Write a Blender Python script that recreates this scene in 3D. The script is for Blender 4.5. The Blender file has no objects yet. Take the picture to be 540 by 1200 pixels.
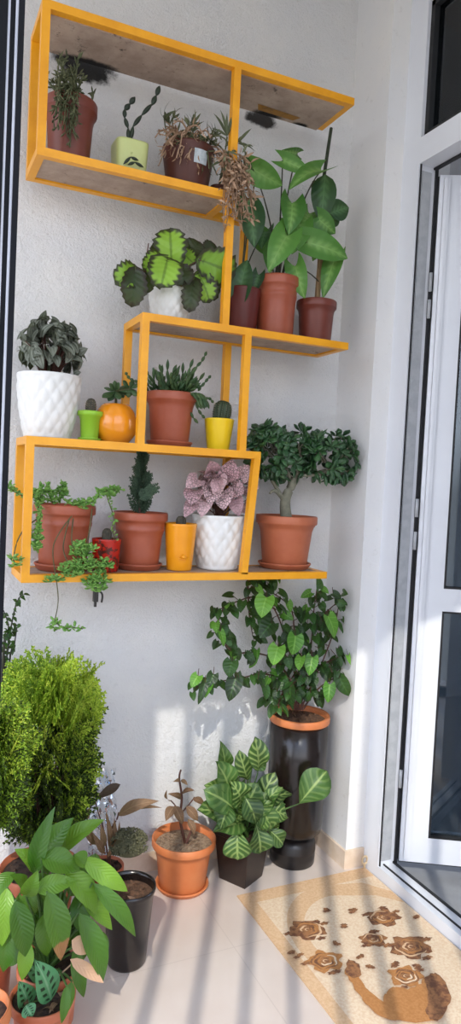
import bpy, math, random
from mathutils import Vector, Matrix, noise
PI = math.pi
C = bpy.context.scene.collection
rng = random.Random(7)
U = rng.uniform

# ------------------------------------------------------------------ camera
FPX, YAW, PITCH, ROLL, CAMZ = 835.2, math.radians(24.79), math.radians(-2.44), math.radians(2.816), 1.2
CAM = Vector((0, 0, CAMZ))
cy, sy, cp, sp, cr, sr = math.cos(YAW), math.sin(YAW), math.cos(PITCH), math.sin(PITCH), math.cos(ROLL), math.sin(ROLL)
FW = Vector((sy*cp, cy*cp, sp)); _r = Vector((cy, -sy, 0)); _u = _r.cross(FW)
RT = cr*_r + sr*_u; UP = -sr*_r + cr*_u
cam = bpy.data.cameras.new('camera'); co = bpy.data.objects.new('camera', cam); C.objects.link(co)
cam.sensor_fit = 'VERTICAL'; cam.sensor_height = 36; cam.lens = FPX/1200*36; cam.clip_start = .02
m = Matrix((RT, UP, -FW)).transposed().to_4x4(); m.translation = CAM; co.matrix_world = m
bpy.context.scene.camera = co

def ray(x, y): return (x-270)/FPX*RT - (y-600)/FPX*UP + FW
def at(x, y, Y):                      # where the line of sight meets the plane at depth Y
    d = ray(x, y); return CAM + d*(Y/d.y)
def fl(x, y, z=0):                    # where it meets height z
    d = ray(x, y); return CAM + d*((z-CAMZ)/d.z)
def mpp(p): return (p-CAM).dot(FW)/FPX     # metres per pixel at a point
WALL_Y = 2.02; WALL_X = 1.30

# ------------------------------------------------------------------ materials
def lin(h):
    h = h.lstrip('#'); o = []
    for i in (0, 2, 4):
        c = int(h[i:i+2], 16)/255
        o.append(c/12.92 if c <= .04045 else ((c+.055)/1.055)**2.4)
    return (*o, 1)

class NT:
    def __init__(s, name):
        s.m = bpy.data.materials.new(name); s.m.use_nodes = True; s.t = s.m.node_tree
        s.t.nodes.clear(); s.out = s.t.nodes.new('ShaderNodeOutputMaterial')
    def n(s, typ, **k):
        o = s.t.nodes.new('ShaderNode'+typ)
        for a, b in k.items(): setattr(o, a, b)
        return o
    def put(s, sock, v):
        if hasattr(v, 'is_output') or isinstance(v, bpy.types.NodeSocket): s.t.links.new(v, sock)
        else: sock.default_value = v
    def mth(s, op, a, b=0., c=None, clamp=False):
        o = s.n('Math', operation=op); o.use_clamp = clamp
        s.put(o.inputs[0], a); s.put(o.inputs[1], b)
        if c is not None: s.put(o.inputs[2], c)
        return o.outputs[0]
    def step(s, x, a, b):
        o = s.n('MapRange'); o.interpolation_type = 'SMOOTHSTEP'
        s.put(o.inputs[0], x); o.inputs[1].default_value = a; o.inputs[2].default_value = b
        return o.outputs[0]
    def mix(s, f, a, b, mode='MIX'):
        o = s.n('Mix', data_type='RGBA', blend_type=mode)
        s.put(o.inputs[0], f); s.put(o.inputs[6], a); s.put(o.inputs[7], b)
        return o.outputs[2]
    def noise(s, vec, scale, detail=4, rough=.6):
        o = s.n('TexNoise'); s.put(o.inputs['Vector'], vec); o.inputs['Scale'].default_value = scale
        o.inputs['Detail'].default_value = detail; o.inputs['Roughness'].default_value = rough
        return o.outputs[0]
    def geo(s): return s.n('NewGeometry').outputs['Position']
    def obj(s): return s.n('TexCoord').outputs['Object']
    def bsdf(s, col, rough=.5, metal=0., spec=.5, bump=None, bstr=.3, bdist=.002, coat=0.):
        b = s.n('BsdfPrincipled'); s.put(b.inputs['Base Color'], col); s.put(b.inputs['Roughness'], rough)
        b.inputs['Metallic'].default_value = metal; b.inputs['Specular IOR Level'].default_value = spec
        b.inputs['Coat Weight'].default_value = coat
        if bump is not None:
            k = s.n('Bump'); k.inputs['Strength'].default_value = bstr; k.inputs['Distance'].default_value = bdist
            s.put(k.inputs['Height'], bump); s.t.links.new(k.outputs[0], b.inputs['Normal'])
        return b.outputs[0]
    def done(s, sh): s.t.links.new(sh, s.out.inputs[0]); return s.m

def plain(name, c1, c2=None, rough=.5, scale=30., bstr=.15, spec=.5, metal=0., coat=0., lo=.35, hi=.65):
    t = NT(name); v = t.obj(); n = t.noise(v, scale)
    col = t.mix(t.step(n, lo, hi), lin(c1), lin(c2 or c1))
    return t.done(t.bsdf(col, rough, metal, spec, n, bstr, coat=coat))

def leafmat(name, dark, light, pat=None, pc='#ffffff', rough=.42, trans=.22, N=7, k=3., tip=None, spec=.4):
    t = NT(name)
    uv = t.n('UVMap', uv_map='UVMap').outputs[0]; rn = t.n('UVMap', uv_map='rnd').outputs[0]
    s1 = t.n('SeparateXYZ'); t.put(s1.inputs[0], uv); s2 = t.n('SeparateXYZ'); t.put(s2.inputs[0], rn)
    u, v, r1, r2 = s1.outputs[0], s1.outputs[1], s2.outputs[0], s2.outputs[1]
    a = t.mth('MULTIPLY', t.mth('ABSOLUTE', t.mth('SUBTRACT', u, .5)), 2.)      # 0 midrib .. 1 edge
    col = t.mix(r1, lin(dark), lin(light))
    ph = t.mth('SUBTRACT', t.mth('MULTIPLY', v, float(N)), t.mth('MULTIPLY', a, k*.5))
    lat = t.mth('SINE', t.mth('MULTIPLY', ph, 2*PI))
    nz = t.noise(t.obj(), 60.)
    bump = lat
    if pat in ('vein', 'center', 'stripe', 'maranta', 'edge'):
        mid = t.mth('SUBTRACT', 1., t.step(a, .03, .12))
        fine = t.step(lat, .86, 1.)
    if pat == 'vein':
        col = t.mix(t.mth('MULTIPLY', t.mth('MAXIMUM', mid, t.mth('MULTIPLY', fine, .6)), .55), col, lin(pc))
    elif pat == 'center':
        w = t.mth('SUBTRACT', 1., t.step(t.mth('ADD', a, t.mth('MULTIPLY', nz, .3)), .25, .75))
        w = t.mth('MULTIPLY', w, t.mth('ADD', .55, t.mth('MULTIPLY', t.step(lat, -.7, .6), .45))); w = t.mth('MAXIMUM', t.mth('MULTIPLY', w, .65), t.mth('MULTIPLY', mid, .8))
        col = t.mix(w, col, lin(pc))
    elif pat == 'stripe':
        w = t.step(t.mth('ADD', lat, t.mth('MULTIPLY', t.mth('SUBTRACT', nz, .5), 1.4)), .0, .7)
        w = t.mth('MULTIPLY', w, t.mth('SUBTRACT', 1., t.step(a, .8, 1.)))
        w = t.mth('MULTIPLY', w, t.mth('ADD', t.mth('MULTIPLY', r2, .55), .12))
        col = t.mix(t.mth('MAXIMUM', w, t.mth('MULTIPLY', mid, .7)), col, lin(pc))
    elif pat == 'edge':
        e = t.mth('ADD', t.mth('MAXIMUM', a, t.mth('MULTIPLY', t.mth('ABSOLUTE', t.mth('SUBTRACT', v, .45)), 1.75)), t.mth('MULTIPLY', lat, .07))
        col = t.mix(t.step(e, .62, .86), t.mix(t.mth('MULTIPLY', mid, .5), col, lin('#24401c')), lin(pc))
    elif pat == 'ridge':
        w = t.mth('SINE', t.mth('MULTIPLY', a, 4.*PI)); bump = w
        col = t.mix(t.mth('MULTIPLY', t.step(w, .2, 1.), .5), col, lin(pc))
    elif pat == 'pink':
        vo = t.n('TexVoronoi', feature='DISTANCE_TO_EDGE'); vo.inputs['Scale'].default_value = 130
        t.put(vo.inputs['Vector'], t.obj())
        w = t.mth('SUBTRACT', 1., t.step(vo.outputs[0], .02, .16))
        w = t.mth('MULTIPLY', w, t.mth('ADD', .35, t.mth('MULTIPLY', r2, .65)))
        col = t.mix(w, col, lin(pc))
    elif pat == 'maranta':
        band = t.mth('MULTIPLY', t.step(a, .2, .28), t.mth('SUBTRACT', 1., t.step(a, .55, .65)))
        w = t.mth('MULTIPLY', band, t.step(lat, .0, .3))
        col = t.mix(w, col, lin(pc)); col = t.mix(t.mth('MULTIPLY', mid, .6), col, lin('#8fb58c'))
    if tip:
        f = t.mth('MULTIPLY', t.step(t.mth('ADD', v, t.mth('MULTIPLY', nz, .12)), .74, .8), t.mth('GREATER_THAN', r2, .86))
        col = t.mix(f, col, lin(tip))
    b = t.bsdf(col, rough, 0., spec, bump, .25, .0015)
    tr = t.n('BsdfTranslucent'); t.put(tr.inputs[0], t.mix(.35, col, lin('#b4cc40')))
    mx = t.n('MixShader'); mx.inputs[0].default_value = trans
    t.t.links.new(b, mx.inputs[1]); t.t.links.new(tr.outputs[0], mx.inputs[2])
    return t.done(mx.outputs[0])

def wall_mat(name, base, stains=(), bstr=.9, sc=1.):
    t = NT(name); p = t.geo()
    n1 = t.noise(p, 42*sc, 6, .7); n2 = t.noise(p, 3.2, 4); n3 = t.noise(p, 150*sc, 3)
    col = t.mix(t.step(n2, .35, .75), lin(base), lin('#e2e0dc'))
    col = t.mix(t.mth('MULTIPLY', t.step(n1, .58, .72), .30), col, lin('#b9b6b0'))
    for (cx, cy_, cz, rx, rz, colr, amt) in stains:
        s = t.n('SeparateXYZ'); t.put(s.inputs[0], p)
        dx = t.mth('DIVIDE', t.mth('SUBTRACT', s.outputs[0], cx), rx); dz = t.mth('DIVIDE', t.mth('SUBTRACT', s.outputs[2], cz), rz)
        d = t.mth('SQRT', t.mth('ADD', t.mth('MULTIPLY', dx, dx), t.mth('MULTIPLY', dz, dz)))
        d = t.mth('ADD', d, t.mth('MULTIPLY', t.mth('SUBTRACT', t.noise(p, 24., 5, .7), .5), 1.1))
        col = t.mix(t.mth('MULTIPLY', t.mth('SUBTRACT', 1., t.step(d, .62, 1.05)), amt), col, lin(colr))
    h = t.mth('ADD', t.mth('MULTIPLY', n1, .8), t.mth('MULTIPLY', n3, .35))
    return t.done(t.bsdf(col, .88, 0., .25, h, bstr, .009))

sA = at(98, 77, WALL_Y); sB = at(303, 131, WALL_Y); sC = at(255, 600, WALL_Y)
M = {}
M['wall'] = wall_mat('white_rough_plaster', '#d8d8d8', [(sA.x, 0, sA.z, .105, .045, '#0b0b0b', .97), (sB.x+.01, 0, sB.z-.022, .06, .026, '#181310', .95)])
M['wall_s'] = wall_mat('white_smooth_plaster', '#dcdcdc', (), .2)
M['room'] = plain('room_wall_paint', '#a9a9ac', '#b5b5b6', .8, 5, .05)
M['roomfloor'] = plain('grey_room_floor', '#8b8d90', '#97999c', .35, 8, .03)
def floor_mat():
    t = NT('beige_floor_tile'); p = t.geo(); s = t.n('SeparateXYZ'); t.put(s.inputs[0], p)
    n = t.noise(p, 5., 5); n2 = t.noise(p, 40., 4)
    col = t.mix(t.step(n, .3, .7), lin('#cfc0b4'), lin('#d8cbc0')); col = t.mix(t.mth('MULTIPLY', n2, .2), col, lin('#bfae9f'))
    def line(ax, off, per):
        q = t.mth('ABSOLUTE', t.mth('SUBTRACT', t.mth('FRACT', t.mth('DIVIDE', t.mth('SUBTRACT', s.outputs[ax], off-per/2), per)), .5))
        return t.mth('LESS_THAN', q, .0014/per)
    g = t.mth('MAXIMUM', line(0, .81, .45), line(1, 1.60, .45))
    col = t.mix(t.mth('MULTIPLY', g, .22), col, lin('#9c8b7d'))
    return t.done(t.bsdf(col, .38, 0., .45, t.mth('SUBTRACT', n2, g), .06, .001))
M['floor'] = floor_mat()
M['skirt'] = plain('beige_skirting_tile', '#d5bfa6', '#e0cdb8', .4, 18, .03)
M['pvc'] = plain('white_pvc', '#d9dce2', '#dde0e5', .3, 4, .01, .5)
M['gasket'] = plain('black_rubber_gasket', '#141416', '#1a1a1c', .6, 30, .02)
M['steel'] = plain('grey_steel_strip', '#a6a9ad', '#b4b7ba', .4, 30, .02, metal=.0)
M['blackframe'] = plain('black_aluminium', '#0e0f13', '#121319', .55, 8, .02, .15)
M['seal'] = plain('pale_grey_seal', '#b9bcc6', '#c6c8d0', .5, 8, .02)
M['ceil'] = plain('white_ceiling', '#d8d6d2', '#dedcd8', .9, 8, .05)
M['yellow'] = plain('orange_yellow_painted_steel', '#e39a10', '#eda51a', .38, 14, .06, .5)
def board_mat(stains=()):
    t = NT('worn_chipboard'); p = t.geo(); n = t.noise(p, 9., 5, .7); n2 = t.noise(p, 55., 5, .7)
    col = t.mix(t.step(n, .3, .7), lin('#9a8576'), lin('#b7a391'))
    col = t.mix(t.mth('MULTIPLY', t.step(n2, .58, .72), .6), col, lin('#6b5a50'))
    col = t.mix(t.step(t.noise(p, 15., 6, .75), .60, .70), col, lin('#3a2d27'))
    s = t.n('SeparateXYZ'); t.put(s.inputs[0], p)
    for (cx, cy_, rx, ry) in stains:
        dx = t.mth('DIVIDE', t.mth('SUBTRACT', s.outputs[0], cx), rx); dy = t.mth('DIVIDE', t.mth('SUBTRACT', s.outputs[1], cy_), ry)
        d = t.mth('SQRT', t.mth('ADD', t.mth('MULTIPLY', dx, dx), t.mth('MULTIPLY', dy, dy)))
        d = t.mth('ADD', d, t.mth('MULTIPLY', t.mth('SUBTRACT', t.noise(p, 30., 5, .7), .5), .9))
        col = t.mix(t.mth('SUBTRACT', 1., t.step(d, .5, 1.1)), col, lin('#0e0c0b'))
    return t.done(t.bsdf(col, .75, 0., .3, n2, .25, .001))
M['board'] = board_mat(); M['board_soot'] = board_mat([(sA.x, 1.965, .10, .028), (sB.x-.0, 1.965, .06, .035), (sB.x+.115, 1.962, .03, .016)])
M['burn'] = plain('rusty_yellow_patch', '#9a6a18', '#3a2412', .6, 28, .2, lo=.5, hi=.75)
M['char'] = plain('charred_edge', '#14100e', '#2a2019', .8, 50, .3)
M['terra'] = plain('terracotta_plastic', '#b0603f', '#b96a48', .5, 12, .04)
M['terra_lit'] = plain('sunlit_terracotta', '#c5703f', '#cd7c4a', .5, 12, .05)  # brighter copy of the terracotta, sunlight put into its colour
M['terra_shelf'] = plain('brick_brown_plastic', '#9a4d34', '#a4573d', .42, 12, .04)
M['brown'] = plain('brown_plastic', '#6e3428', '#773b2e', .42, 12, .04)
M['darkbrown'] = plain('dark_brown_plastic', '#50281f', '#5a2f25', .45, 12, .04)
M['maroon'] = plain('maroon_plastic', '#5c1f19', '#66251e', .4, 12, .04)
M['white'] = plain('white_plastic', '#dcdcd8', '#e4e4e0', .35, 8, .02, .5)
M['lime'] = plain('lime_green_plastic', '#8cbd2e', '#96c63a', .35, 8, .02)
M['palegreen'] = plain('pale_green_ceramic', '#c3cc86', '#ccd492', .35, 8, .04)
M['orange'] = plain('orange_yellow_plastic', '#e8950f', '#efa01c', .3, 8, .02)
M['orangeglaze'] = plain('orange_glazed_ceramic', '#e08712', '#ea9720', .18, 6, .02, coat=.4)
M['yel'] = plain('yellow_plastic', '#e6c313', '#eccb20', .35, 8, .02)
M['red'] = plain('red_speckled_ceramic', '#b3200f', '#4d1f14', .35, 70, .1, lo=.5, hi=.58)
M['black'] = plain('glossy_black_plastic', '#17110f', '#1e1613', .22, 10, .02, .55)
M['blackmat'] = plain('black_plastic', '#1b1716', '#231e1c', .34, 10, .04)
M['brownblack'] = plain('brown_black_plastic', '#2a1f1a', '#33261f', .42, 14, .05)
M['soil'] = plain('dark_soil', '#2c1f18', '#4a3628', .95, 90, .9)
M['soil_dry'] = plain('dry_soil', '#7a6450', '#a08a72', .95, 110, .9)
M['soil_br'] = plain('brown_soil', '#4c3526', '#6a4d38', .95, 100, .9)
M['stem'] = plain('green_brown_stem', '#4a4a2a', '#5d5a36', .6, 60, .2)
M['stemg'] = plain('green_stem', '#3c5a28', '#4d6c32', .5, 60, .1)
M['stemd'] = plain('dark_stem', '#2a2c1c', '#3a3826', .6, 60, .1)
M['stemr'] = plain('reddish_brown_stem', '#4a2a20', '#5c372a', .6, 60, .1)
M['wood'] = plain('pale_wood_stake', '#9a7a58', '#ad8c68', .7, 30, .2)
M['moss'] = plain('dark_moss_stake', '#2b3324', '#3a4230', .9, 80, .8)
M['bark'] = plain('grey_jade_bark', '#7c7a68', '#8d8a76', .8, 60, .6)
M['sticker'] = plain('white_paper_sticker', '#c4ccd0', '#aebac0', .6, 90, .02)
M['cactus'] = plain('dark_green_cactus', '#2c3b26', '#3b4a30', .6, 80, .4)
M['cactus_br'] = plain('brown_green_cactus', '#3d3a30', '#565042', .8, 120, .6)
M['cactus_dk'] = plain('deep_green_cactus', '#1f2c1f', '#2b3a29', .5, 60, .2)
M['spine'] = plain('pale_cactus_spine', '#a89c84', '#bdb29a', .6, 60, .05)
M['begonia'] = leafmat('begonia_leaf', '#6f9a2e', '#93bf43', 'edge', '#2e2f22', N=6, k=3)
M['begonia_d'] = leafmat('dark_begonia_leaf', '#2c3a24', '#4a5434', 'edge', '#2b211d', N=6, k=3)
M['syn'] = leafmat('arrowhead_leaf', '#37682c', '#5a903e', 'center', '#8fbb66', N=6, k=3)
M['syn_d'] = leafmat('dark_arrowhead_leaf', '#22432a', '#325a34', 'center', '#5f8a58', N=6, k=3)
M['pep'] = leafmat('ridged_grey_green_leaf', '#4a5044', '#72786a', 'ridge', '#a4a89c', trans=.08)
M['jade'] = leafmat('jade_leaf', '#24452a', '#3f6638', None, rough=.3, trans=.06, spec=.6)
M['succ'] = leafmat('green_succulent_leaf', '#2d4a2a', '#4a6238', None, rough=.45, trans=.05)
M['sedum'] = leafmat('sedum_leaf', '#5f9440', '#93c060', None, rough=.4, trans=.15)
M['olive'] = leafmat('olive_succulent_stem', '#434c30', '#6c7050', None, rough=.6, trans=.0)
M['dry'] = leafmat('dry_tan_leaf', '#8a6a50', '#bfa086', None, rough=.8, trans=.1)
M['dryred'] = leafmat('dry_reddish_leaf', '#6a4030', '#a07458', None, rough=.8, trans=.1)
M['pink'] = leafmat('pink_spotted_leaf', '#bd949a', '#dfbcbe', 'pink', '#5a4c4c', trans=.12)
M['conif'] = leafmat('blue_green_conifer_scale', '#2a3d2e', '#4a6048', None, rough=.7, trans=.05)
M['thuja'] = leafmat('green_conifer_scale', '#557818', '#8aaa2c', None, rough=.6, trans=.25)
M['thuja_shade'] = leafmat('shaded_green_conifer_scale', '#141f0a', '#2c4014', None, rough=.7, trans=.15)  # darkened copy, paints the self-shadow inside and low in the shrub
M['thuja_y_sun'] = leafmat('sunlit_yellow_conifer_scale', '#a2bc30', '#c6d450', None, rough=.6, trans=.3)  # yellow new growth, also paints the sunlit side of the shrub
M['ivy'] = leafmat('grape_ivy_leaf', '#172d17', '#335c26', 'vein', '#4a7434', N=5, k=2.5, rough=.36)
M['ivy_l'] = leafmat('young_grape_ivy_leaf', '#437a26', '#6ca23a', 'vein', '#98c65c', N=5, k=2.5, rough=.4)
M['croton'] = leafmat('variegated_leaf', '#26431f', '#4c7234', 'stripe', '#a2b86a', N=6, k=3, trans=.18)
M['spath'] = leafmat('peace_lily_leaf', '#345f1a', '#78a234', None, '#9cc860', N=12, k=5, rough=.33, trans=.25, tip='#a3704a')
M['maranta'] = leafmat('prayer_plant_leaf', '#4e8a5a', '#5e9a68', 'maranta', '#16301f', N=6, k=2.0, rough=.4, trans=.1)
M['brownleaf'] = leafmat('brown_dry_leaf', '#6a4c38', '#8a6c52', 'vein', '#a88a6a', rough=.7, trans=.15)
M['purpleleaf'] = leafmat('purple_brown_leaf', '#4c3a34', '#66504a', None, rough=.5, trans=.1)
M['peachleaf'] = leafmat('withered_peach_leaf', '#c99a78', '#dcb494', None, rough=.7, trans=.2)
M['cluster'] = leafmat('dusty_olive_succulent', '#4a4a36', '#6c6a4c', None, rough=.6, trans=.03)
M['mat_a'] = plain('tan_rug_weave', '#cba57c', '#d6b48d', .85, 160, .3)
M['mat_b'] = plain('pale_beige_rug_weave', '#d4b898', '#decaac', .85, 160, .3)
M['mat_c'] = plain('brown_rug_weave', '#66402a', '#9a6a42', .85, 70, .3)
M['mat_d'] = plain('caramel_rug_weave', '#a8713c', '#b57e48', .85, 160, .3)
M['mat_e'] = plain('cream_rug_weave', '#e6d6c0', '#eadccb', .85, 160, .3)
M['ring'] = plain('beige_rubber', '#c9b08a', '#d4bd9a', .6, 20, .05)

def glass_mat(name, tint, rough=.01):
    t = NT(name); tr = t.n('BsdfTransparent'); tr.inputs[0].default_value = lin(tint)
    gl = t.n('BsdfGlossy'); gl.inputs['Roughness'].default_value = rough; gl.inputs[0].default_value = (.9, .95, 1, 1)
    fr = t.n('Fresnel'); fr.inputs[0].default_value = 1.5; mx = t.n('MixShader')
    t.t.links.new(fr.outputs[0], mx.inputs[0]); t.t.links.new(tr.outputs[0], mx.inputs[1]); t.t.links.new(gl.outputs[0], mx.inputs[2])
    return t.done(mx.outputs[0])
M['glass'] = glass_mat('tinted_door_glass', '#ccd2d6')
M['film'] = glass_mat('clear_plastic_film', '#f2f2f2', .12)

# ------------------------------------------------------------------ mesh builder
class MB:
    def __init__(s, ymax=WALL_Y-.006, xmax=None):
        s.v, s.f, s.uv, s.rn, s.mi, s.sm = [], [], [], [], [], []; s.ymax = ymax; s.xmax = xmax
    def grid(s, rows, uvs=None, rnd=None, mi=0, closed=False, smooth=True):
        b = len(s.v); nr, nc = len(rows), len(rows[0])
        for r in rows: s.v.extend(r)
        rnd = rnd or (.5, .5)
        for i in range(nr-1):
            for j in range(nc if closed else nc-1):
                j2 = (j+1) % nc
                s.f.append((b+i*nc+j, b+i*nc+j2, b+(i+1)*nc+j2, b+(i+1)*nc+j))
                s.uv.append([(j/(nc-1), i/(nr-1)), ((j+1)/(nc-1), i/(nr-1)), ((j+1)/(nc-1), (i+1)/(nr-1)), (j/(nc-1), (i+1)/(nr-1))])
                s.rn.append(rnd); s.mi.append(mi); s.sm.append(smooth)
    def poly(s, pts, mi=0, rnd=(.5, .5), smooth=False):
        b = len(s.v); s.v.extend(pts); s.f.append(tuple(range(b, b+len(pts))))
        s.uv.append([(.5, .5)]*len(pts)); s.rn.append(rnd); s.mi.append(mi); s.sm.append(smooth)
    def box(s, lo, hi, mi=0, R=None, o=None):
        (a, b, c), (d, e, f) = lo, hi
        P = [Vector(q) for q in ((a, b, c), (d, b, c), (d, e, c), (a, e, c), (a, b, f), (d, b, f), (d, e, f), (a, e, f))]
        if R is not None: P = [R @ q + o for q in P]
        for q in ((0, 3, 2, 1), (4, 5, 6, 7), (0, 1, 5, 4), (1, 2, 6, 5), (2, 3, 7, 6), (3, 0, 4, 7)):
            s.poly([P[i] for i in q], mi)
    def bar(s, p, q, w, h=None, mi=0):            # square section bar from p to q
        h = h or w; d = (q-p); L = d.length; d.normalize()
        x = d.cross(Vector((0, 1, 0)) if abs(d.y) < .9 else Vector((0, 0, 1))).normalized(); y = d.cross(x)
        R = Matrix((x, y, d)).transposed(); s.box((-w/2, -h/2, 0), (w/2, h/2, L), mi, R, p)
    def lathe(s, c, prof, n=40, mi=0, rf=None, smooth=True, rnd=None, tilt=None):
        rows = []
        for (r, z) in prof:
            row = []
            for i in range(n):
                a = 2*PI*i/n; rr = rf(r, z, a) if rf else r
                q = Vector((rr*math.cos(a), rr*math.sin(a), z))
                if tilt is not None: q = tilt @ q
                row.append(c+q)
            rows.append(row)
        s.grid(rows, mi=mi, closed=True, smooth=smooth, rnd=rnd)
    def tube(s, pts, r0, r1=None, n=6, mi=0, rnd=None):
        r1 = r0 if r1 is None else r1; rows = []; N = len(pts)
        for i, p in enumerate(pts):
            d = (pts[min(i+1, N-1)]-pts[max(i-1, 0)]).normalized()
            x = d.cross(Vector((.31, .2, .93)) if abs(d.z) < .9 else Vector((1, .1, 0))).normalized(); y = d.cross(x)
            r = r0+(r1-r0)*i/max(1, N-1)
            rows.append([p+(x*math.cos(2*PI*k/n)+y*math.sin(2*PI*k/n))*r for k in range(n)])
        s.grid(rows, mi=mi, closed=True, rnd=rnd)
        s.poly(list(reversed(rows[0])), mi, rnd or (.5, .5)); s.poly(rows[-1], mi, rnd or (.5, .5))
    def leaf(s, b, t, w, nrm, shape='ovate', bend=.12, fold=.18, mi=0, rnd=None, nl=8, na=4, wave=0.):
        d = t-b; L = d.length
        if L < 1e-5: return
        d = d/L; x = d.cross(nrm)
        if x.length < 1e-3: x = d.cross(Vector((.3, .7, .2)))
        x.normalize(); z = x.cross(d).normalized()
        rnd = rnd or (rng.random(), rng.random()); rows = []; phs = rng.random()*6
        for i in range(nl+1):
            q = i/nl; lobe = 0.
            if shape == 'ovate': ww = math.sin(PI*min(1, q**.75))**.85
            elif shape == 'lance': ww = math.sin(PI*q**.85)**.9*(1-.25*q)
            elif shape == 'obov': ww = math.sin(PI*q**1.5)**.7
            elif shape == 'heart': ww = (math.sin(PI*min(1, .10+.90*q)**.72))**.8; lobe = .22
            elif shape == 'arrow': ww = (math.sin(PI*(.16+.84*q)**.8))**.9 if q < 1 else 0; lobe = .36
            elif shape == 'round': ww = math.sqrt(max(0, 1-(2*q-1)**2))*(1+.16*(i % 2)+.1*rng.uniform(-1,1)); lobe = .16
            elif shape == 'strap': ww = min(1, 4*(1-q)+.05)*(.7+.3*q)
            row = []
            for j in range(na+1):
                u = 2*j/na-1
                y = q*L-lobe*L*abs(u)**1.5*(1-q)**2
                zz = bend*L*math.sin(PI*q*.9)+fold*abs(u)*ww*w*.5-bend*.5*L*q*q+wave*w*math.sin(q*9+u*2+phs)*abs(u)
                row.append(b+d*y+x*(u*ww*w*.5)+z*zz)
            rows.append(row)
        s.grid(rows, mi=mi, rnd=rnd)
    def pad(s, b, t, w, th, nrm, mi=0, rnd=None, n=6, m=5, fat=1.2):   # thick fleshy leaf
        d = t-b; L = d.length; d = d/L; x = d.cross(nrm)
        if x.length < 1e-3: x = d.cross(Vector((.3, .7, .2)))
        x.normalize(); z = x.cross(d); rnd = rnd or (rng.random(), rng.random()); rows = []
        for i in range(m+1):
            q = i/m; r = math.sin(PI*min(.985, max(.04, q))**fat)**.8
            rows.append([b+d*(q*L)+x*(math.cos(2*PI*k/n)*r*w*.5)+z*(math.sin(2*PI*k/n)*r*th*.5) for k in range(n)])
        s.grid(rows, mi=mi, closed=True, rnd=rnd)
    def build(s, name, mats, parent=None, origin=None):
        if not isinstance(mats, (list, tuple)): mats = [mats]
        o0 = parent['_o'] if parent is not None else (origin or (0, 0, 0)); o0 = Vector(o0)
        me = bpy.data.meshes.new(name); vv = []
        for p in s.v:
            y = min(p.y, s.ymax) if s.ymax else p.y; x = min(p.x, s.xmax) if s.xmax else p.x
            vv.append((x-o0.x, y-o0.y, max(p.z, .0005 if s.ymax else p.z)-o0.z))
        me.from_pydata(vv, [], s.f)
        ul = me.uv_layers.new(name='UVMap'); rl = me.uv_layers.new(name='rnd')
        k = 0; A = []; B = []
        for fc, us, rn in zip(s.f, s.uv, s.rn):
            for q in us: A.extend(q); B.extend(rn)
        ul.data.foreach_set('uv', A); rl.data.foreach_set('uv', B)
        me.polygons.foreach_set('use_smooth', s.sm); me.polygons.foreach_set('material_index', s.mi)
        for q in mats: me.materials.append(q)
        me.validate(); me.update()
        ob = bpy.data.objects.new(name, me); C.objects.link(ob)
        if parent is not None:
            ob.parent = PAR[parent['_k']]
            base = Vector(parent.get('_s', (0, 0, 0))); ob.location = base
        else: ob.location = o0
        return ob

PAR = {}
def thing(name, label, cat, loc, group=None):
    o = bpy.data.objects.new(name, None); C.objects.link(o); o.location = loc; o.empty_display_size = .05
    o['label'] = label; o['category'] = cat
    if group: o['group'] = group
    k = len(PAR); PAR[k] = o
    return {'_o': tuple(loc), '_k': k}
def sub(ob, t):                                 # use a part as parent of a sub-part
    k = len(PAR); PAR[k] = ob; return {'_o': t['_o'], '_k': k}
def solo(ob, label, cat, group=None):
    ob['label'] = label; ob['category'] = cat
    if group: ob['group'] = group
    return ob
def struct(ob): ob['kind'] = 'structure'; return ob
def bevel(ob, w, seg=2):
    md = ob.modifiers.new('bevel', 'BEVEL'); md.width = w; md.segments = seg; md.limit_method = 'ANGLE'; return ob
def V(*a): return Vector(a)
def rv(s=1.): return Vector((U(-s, s), U(-s, s), U(-s, s)))
def curve(p, q, r, n=8):                        # quadratic arc p -> r bending by q
    return [p*(1-t)**2+q*2*t*(1-t)+r*t*t for t in [i/n for i in range(n+1)]]
def smooth(pts, k=4):
    out = []; N = len(pts)
    for i in range(N-1):
        p0, p1, p2, p3 = pts[max(0, i-1)], pts[i], pts[i+1], pts[min(N-1, i+2)]
        for j in range(k):
            t = j/k
            out.append(.5*((2*p1)+(p2-p0)*t+(2*p0-5*p1+4*p2-p3)*t*t+(3*p1-p0-3*p2+p3)*t**3))
    out.append(pts[-1]); return out
TOCAM = lambda p: (CAM-p).normalized()
def face(p, up=.5, r=.35): return (TOCAM(p)+Vector((0, 0, up))+rv(r)).normalized()

# ------------------------------------------------------------------ setting
def sbox(name, lo, hi, mt):
    b = MB(None); b.box(lo, hi); return struct(b.build(name, mt))
sbox('floor', (-1.6, -.6, -.12), (1.365, 2.3, 0), M['floor'])
sbox('wall_back', (-1.6, WALL_Y, 0), (1.42, 2.3, 2.8), M['wall'])
OY0, OY1, OZ = .92, 1.825, 2.72                 # door opening in the right wall
b = MB(None); b.box((WALL_X, OY1, 0), (1.55, WALL_Y, 2.8)); b.box((WALL_X, -.6, 0), (1.55, OY0, 2.8)); b.box((WALL_X, OY0, OZ), (1.55, OY1, 2.8))
struct(b.build('wall_right', M['wall_s']))
sbox('ceiling', (-1.6, -.2, 2.8), (1.55, 2.3, 2.95), M['ceil'])
b = MB(None)
b.box((-.6, WALL_Y-.008, 0), (WALL_X-.0081, WALL_Y, .058)); struct(bevel(b.build('baseboard_back', M['skirt']), .002))
b = MB(None)
b.box((WALL_X-.008, OY1-.008, 0), (WALL_X, WALL_Y, .058)); b.box((WALL_X, OY1-.008, 0), (1.365, OY1, .058))
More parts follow.
